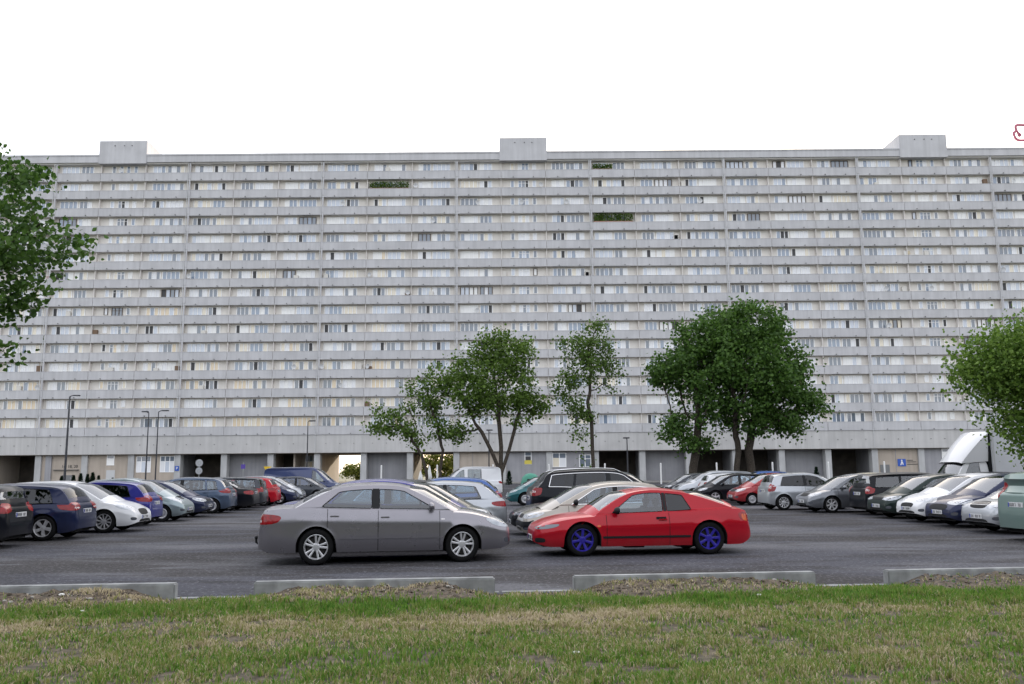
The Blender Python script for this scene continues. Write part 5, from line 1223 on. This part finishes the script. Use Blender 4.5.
# ------------------------------------------------------------------ street furniture
M_POLE = mat('painted steel dark', (.05, .052, .06), rough=.5, metal=.4); M_GALV = mat('galvanised steel', (.38, .39, .40), rough=.5, metal=.6); M_BOLL = mat('white bollard', (.78, .78, .77), rough=.5)
def lamp_post(x, y, h, lb, arm=.9, r=.09):
    root = empty('lamp_post', (x, y, 0)); tag(root, lb, 'lamp post', 'lamp posts in front of the block'); q = MB()
    q.tube([(0, 0, 0), (0, 0, 1.0), (0, 0, h)], [r * 1.3, r, r * .6], 10); q.build('pole', [M_POLE], root, True)
    q = MB(); q.tube([(0, 0, h - .05), (arm * .5, 0, h + .08), (arm, 0, h + .1)], .05, 8); q.build('arm', [M_POLE], root, True)
    q = MB(); q.bbox(arm - .1, arm + .65, -.16, .16, h + .02, h + .16, .04); hd = q.build('lamp_head', [M_POLE], root, True)
    q = MB(); q.box(arm + .02, arm + .55, -.12, .12, h + .005, h + .018); q.build('lamp_glass', [M_WHITEL], hd)
lamp_post(-50.4, 100, 10.5, 'tallest lamp post, with a flat dark head, at far left', .5, .14)
lamp_post(-41.3, 100, 8.6, 'left one of two thin lamp posts standing close together', -.7, .09)
lamp_post(-40.2, 100, 8.7, 'right one of two thin lamp posts standing close together', .5, .09)
lamp_post(-23.2, 100, 7.4, 'thin lamp post right of the navy van', .2, .08)
lamp_post(-2.7, 100, 6.2, 'short thin lamp post behind the forked tree', -.2, .08)
lamp_post(12.9, 100, 5.2, 'shortest lamp post, with a small head, between the narrow tree and the largest tree', -.35, .10)
BL = ['in front of the first recessed wall', 'beside the green passage', 'hidden by the forked tree', 'right of the twin stemmed tree', 'in front of the dark passage', 'in front of the recessed wall left of the largest tree', 'below the largest tree', 'right of the largest tree', 'in front of the recessed wall at right', 'beside the blue sign at right']
for i, lb in enumerate(BL):
    x = (381 + 55.6 * i - 512) * 108 / 880 * .995; q = MB(); q.tube([(0, 0, 0), (0, 0, 2.45)], .10, 10); q.tube([(0, 0, 2.45), (0, 0, 2.52)], [.10, .05], 10)
    tag(q.build('white_post', [M_BOLL], None, True, (x, 108, 0)), 'tall plain white post ' + lb, 'post', 'white posts in front of the block')
def sign_post(x, y, h, lb, boards, gal=M_GALV):
    root = empty('sign_post', (x, y, 0)); tag(root, lb, 'sign'); q = MB(); q.tube([(0, .03, 0), (0, .03, h)], .03, 8); q.build('pole', [gal], root, True)
    for kind, z, s, m in boards:
        q = MB()
        if kind == 'disc': q.lathe([(0, -.015), (s, -.015), (s, 0), (0, 0)], 28, 0, 'y', (0, -.01, z)); q.lathe([(s * .35, -.019), (s * .5, -.019), (s * .5, -.014), (s * .35, -.014)], 20, 1, 'y', (0, -.01, z))
        elif kind == 'square': q.bbox(-s, s, -.025, -.005, z - s, z + s, .006)
        elif kind == 'tri': q.prism([(-s, z + s * .6), (s, z + s * .6), (0, z - s)], -.025, -.005)
        o = q.build('sign_board', [m, M_GALV], root)
        if kind == 'square' and m is M_BLUE: text('P', s * 1.7, 'letter', M_WHITE, o, (0, -.028, z), depth=.003)
    return root
M_DISC2 = mat('sign back', (.42, .43, .45), rough=.5, metal=.3); M_YSIGN = mat('yellow sign', (.75, .50, .02), rough=.45); M_VIO = mat('violet sign', (.10, .06, .35), rough=.5)
sign_post((198 - 512) * 80 / 880 * .99, 80, 2.95, 'two round grey signs one above the other on a pole by the dark passage', [('disc', 2.62, .33, M_DISC2), ('disc', 1.92, .31, M_DISC2)])
sign_post((242 - 512) * 90 / 880 * .99, 90, 2.8, 'narrow violet sign on a thin pole before the recessed wall', [('square', 2.35, .22, M_VIO)])
sign_post((266.5 - 512) * 75 / 880 * .99, 75, 2.5, 'yellow triangular sign beside the navy van', [('tri', 2.02, .34, M_YSIGN)])
def wall_sign(x, z, s, ch, lb, y):
    q = MB(); q.bbox(-s, s, -.04, 0, -s * 1.15, s * 1.15, .01); o = tag(q.build('wall_sign', [M_BLUE], None, False, (x, y, z)), lb, 'sign'); text(ch, s * 1.8, 'sign_symbol', M_WHITE, o, (0, -.046, 0), depth=.003); return o
wall_sign(bx(6), 2.5, .32, 'P', 'blue parking plate on the pillar left of the dark passage', YF + .53)
q = MB(); q.bbox(-.62, .62, -.05, 0, -.55, .55, .01); wsn = tag(q.build('wall_sign', [M_BLUE], None, False, (bx(21) + 4.1, YF + .88, 2.5)), 'blue square sign with a white figure on the beige wall at right', 'sign')
q = MB(); q.lathe([(0, -.01), (.12, -.01), (.12, 0)], 16, 0, 'y', (.0, -.055, .32)); q.prism([(-.10, .18), (.12, .18), (.26, -.32), (.12, -.35), (.02, -.05), (-.12, -.40), (-.26, -.36), (-.12, 0)], -.062, -.054); q.build('sign_symbol', [M_WHITE], wsn)
q = MB()
for zz, a, c in ((.30, .8, 1.7), (.05, .8, 2.2), (-.3, .8, 2.4)): q.box(a, c, -.03, -.01, zz, zz + .09)
q.build('lettering_line', [M_INKW], wsn)
for x, lb in ((-10.4, 'left, smaller one of two folded white parasols by the green passage'), (-9.4, 'right, taller one of two folded white parasols by the green passage')):
    root = empty('folded_parasol', (x, 100, 0)); tag(root, lb, 'parasol', 'folded parasols'); h = 2.35 if x > -10 else 1.8
    q = MB(); n = 12; prof = [(.04, h), (.10, h - .25), (.20, h * .62), (.26, h * .45), (.18, h * .36)]; q.lathe([(r_ * (1), z) for r_, z in prof], n); 
    q.v = [(a * (1.25 if i % 2 else .8), b * (1.25 if i % 2 else .8), c) for i, (a, b, c) in enumerate(q.v)]; q.build('canopy', [M_WHITE], root, True)
    q = MB(); q.tube([(0, 0, 0), (0, 0, h + .1)], .03, 8); q.build('pole', [M_GALV], root, True)
# recycling container
root = empty('recycling_container', (.98, 50, 0)); tag(root, 'green recycling container behind the black four wheel drive', 'container'); M_BIN = mat('bin green', (.03, .22, .15), rough=.5)
q = MB(); q.lathe([(.48, .05), (.55, .3), (.55, 1.0), (.46, 1.32), (.25, 1.5), (.0, 1.54)], 20); q.build('shell', [M_BIN], root, True)
q = MB(); q.bbox(-.2, .2, -.60, -.45, 1.02, 1.22, .02); q.build('opening', [M_DARK], root)
# roof sign: outline of a cup with a drop
root = empty('roof_sign', (86.1, YF + 2, 51.56)); tag(root, 'mauve tube outline of a cup on the roof at the right edge', 'sign'); M_TUBE = mat('mauve tube', (.40, .10, .16), rough=.4)
def T2(pts): return [((x - 958) * .0352 - 3.4 + .0, 0, (88 - y) * .0352 + 2.2) for x, y in pts]
def loop2(pts): c = catmull(pts, 40); return T2([tuple(p) for p in c])
q = MB(); q.tube(loop2([(958 + 97, 15), (990, 15), (958, 15), (932, 15), (925, 22), (927, 35), (929, 46), (917, 48), (914, 56), (917, 70), (922, 80), (935, 88), (958, 88), (1000, 88), (1055, 88)]), .22, 8, 0)
q.tube(T2([(1055, 15), (1068, 30), (1066, 70), (1055, 88)]), .22, 8, 0); q.build('tube_outline', [M_TUBE], root, True)
q = MB(); q.tube(loop2([(930, 44), (936, 52), (943, 58), (945, 64), (940, 68), (935, 64), (934, 56), (931, 47)]), .16, 8, 0); q.build('drop_outline', [M_TUBE], root, True)
q = MB()
for x in (-2.9, -.2): q.tube([(x, .15, 0), (x, .15, 4.6)], .05, 6)
q.tube([(-2.9, .15, 1.2), (-.2, .15, 1.2)], .05, 6)
q.build('mount', [M_GALV], root)
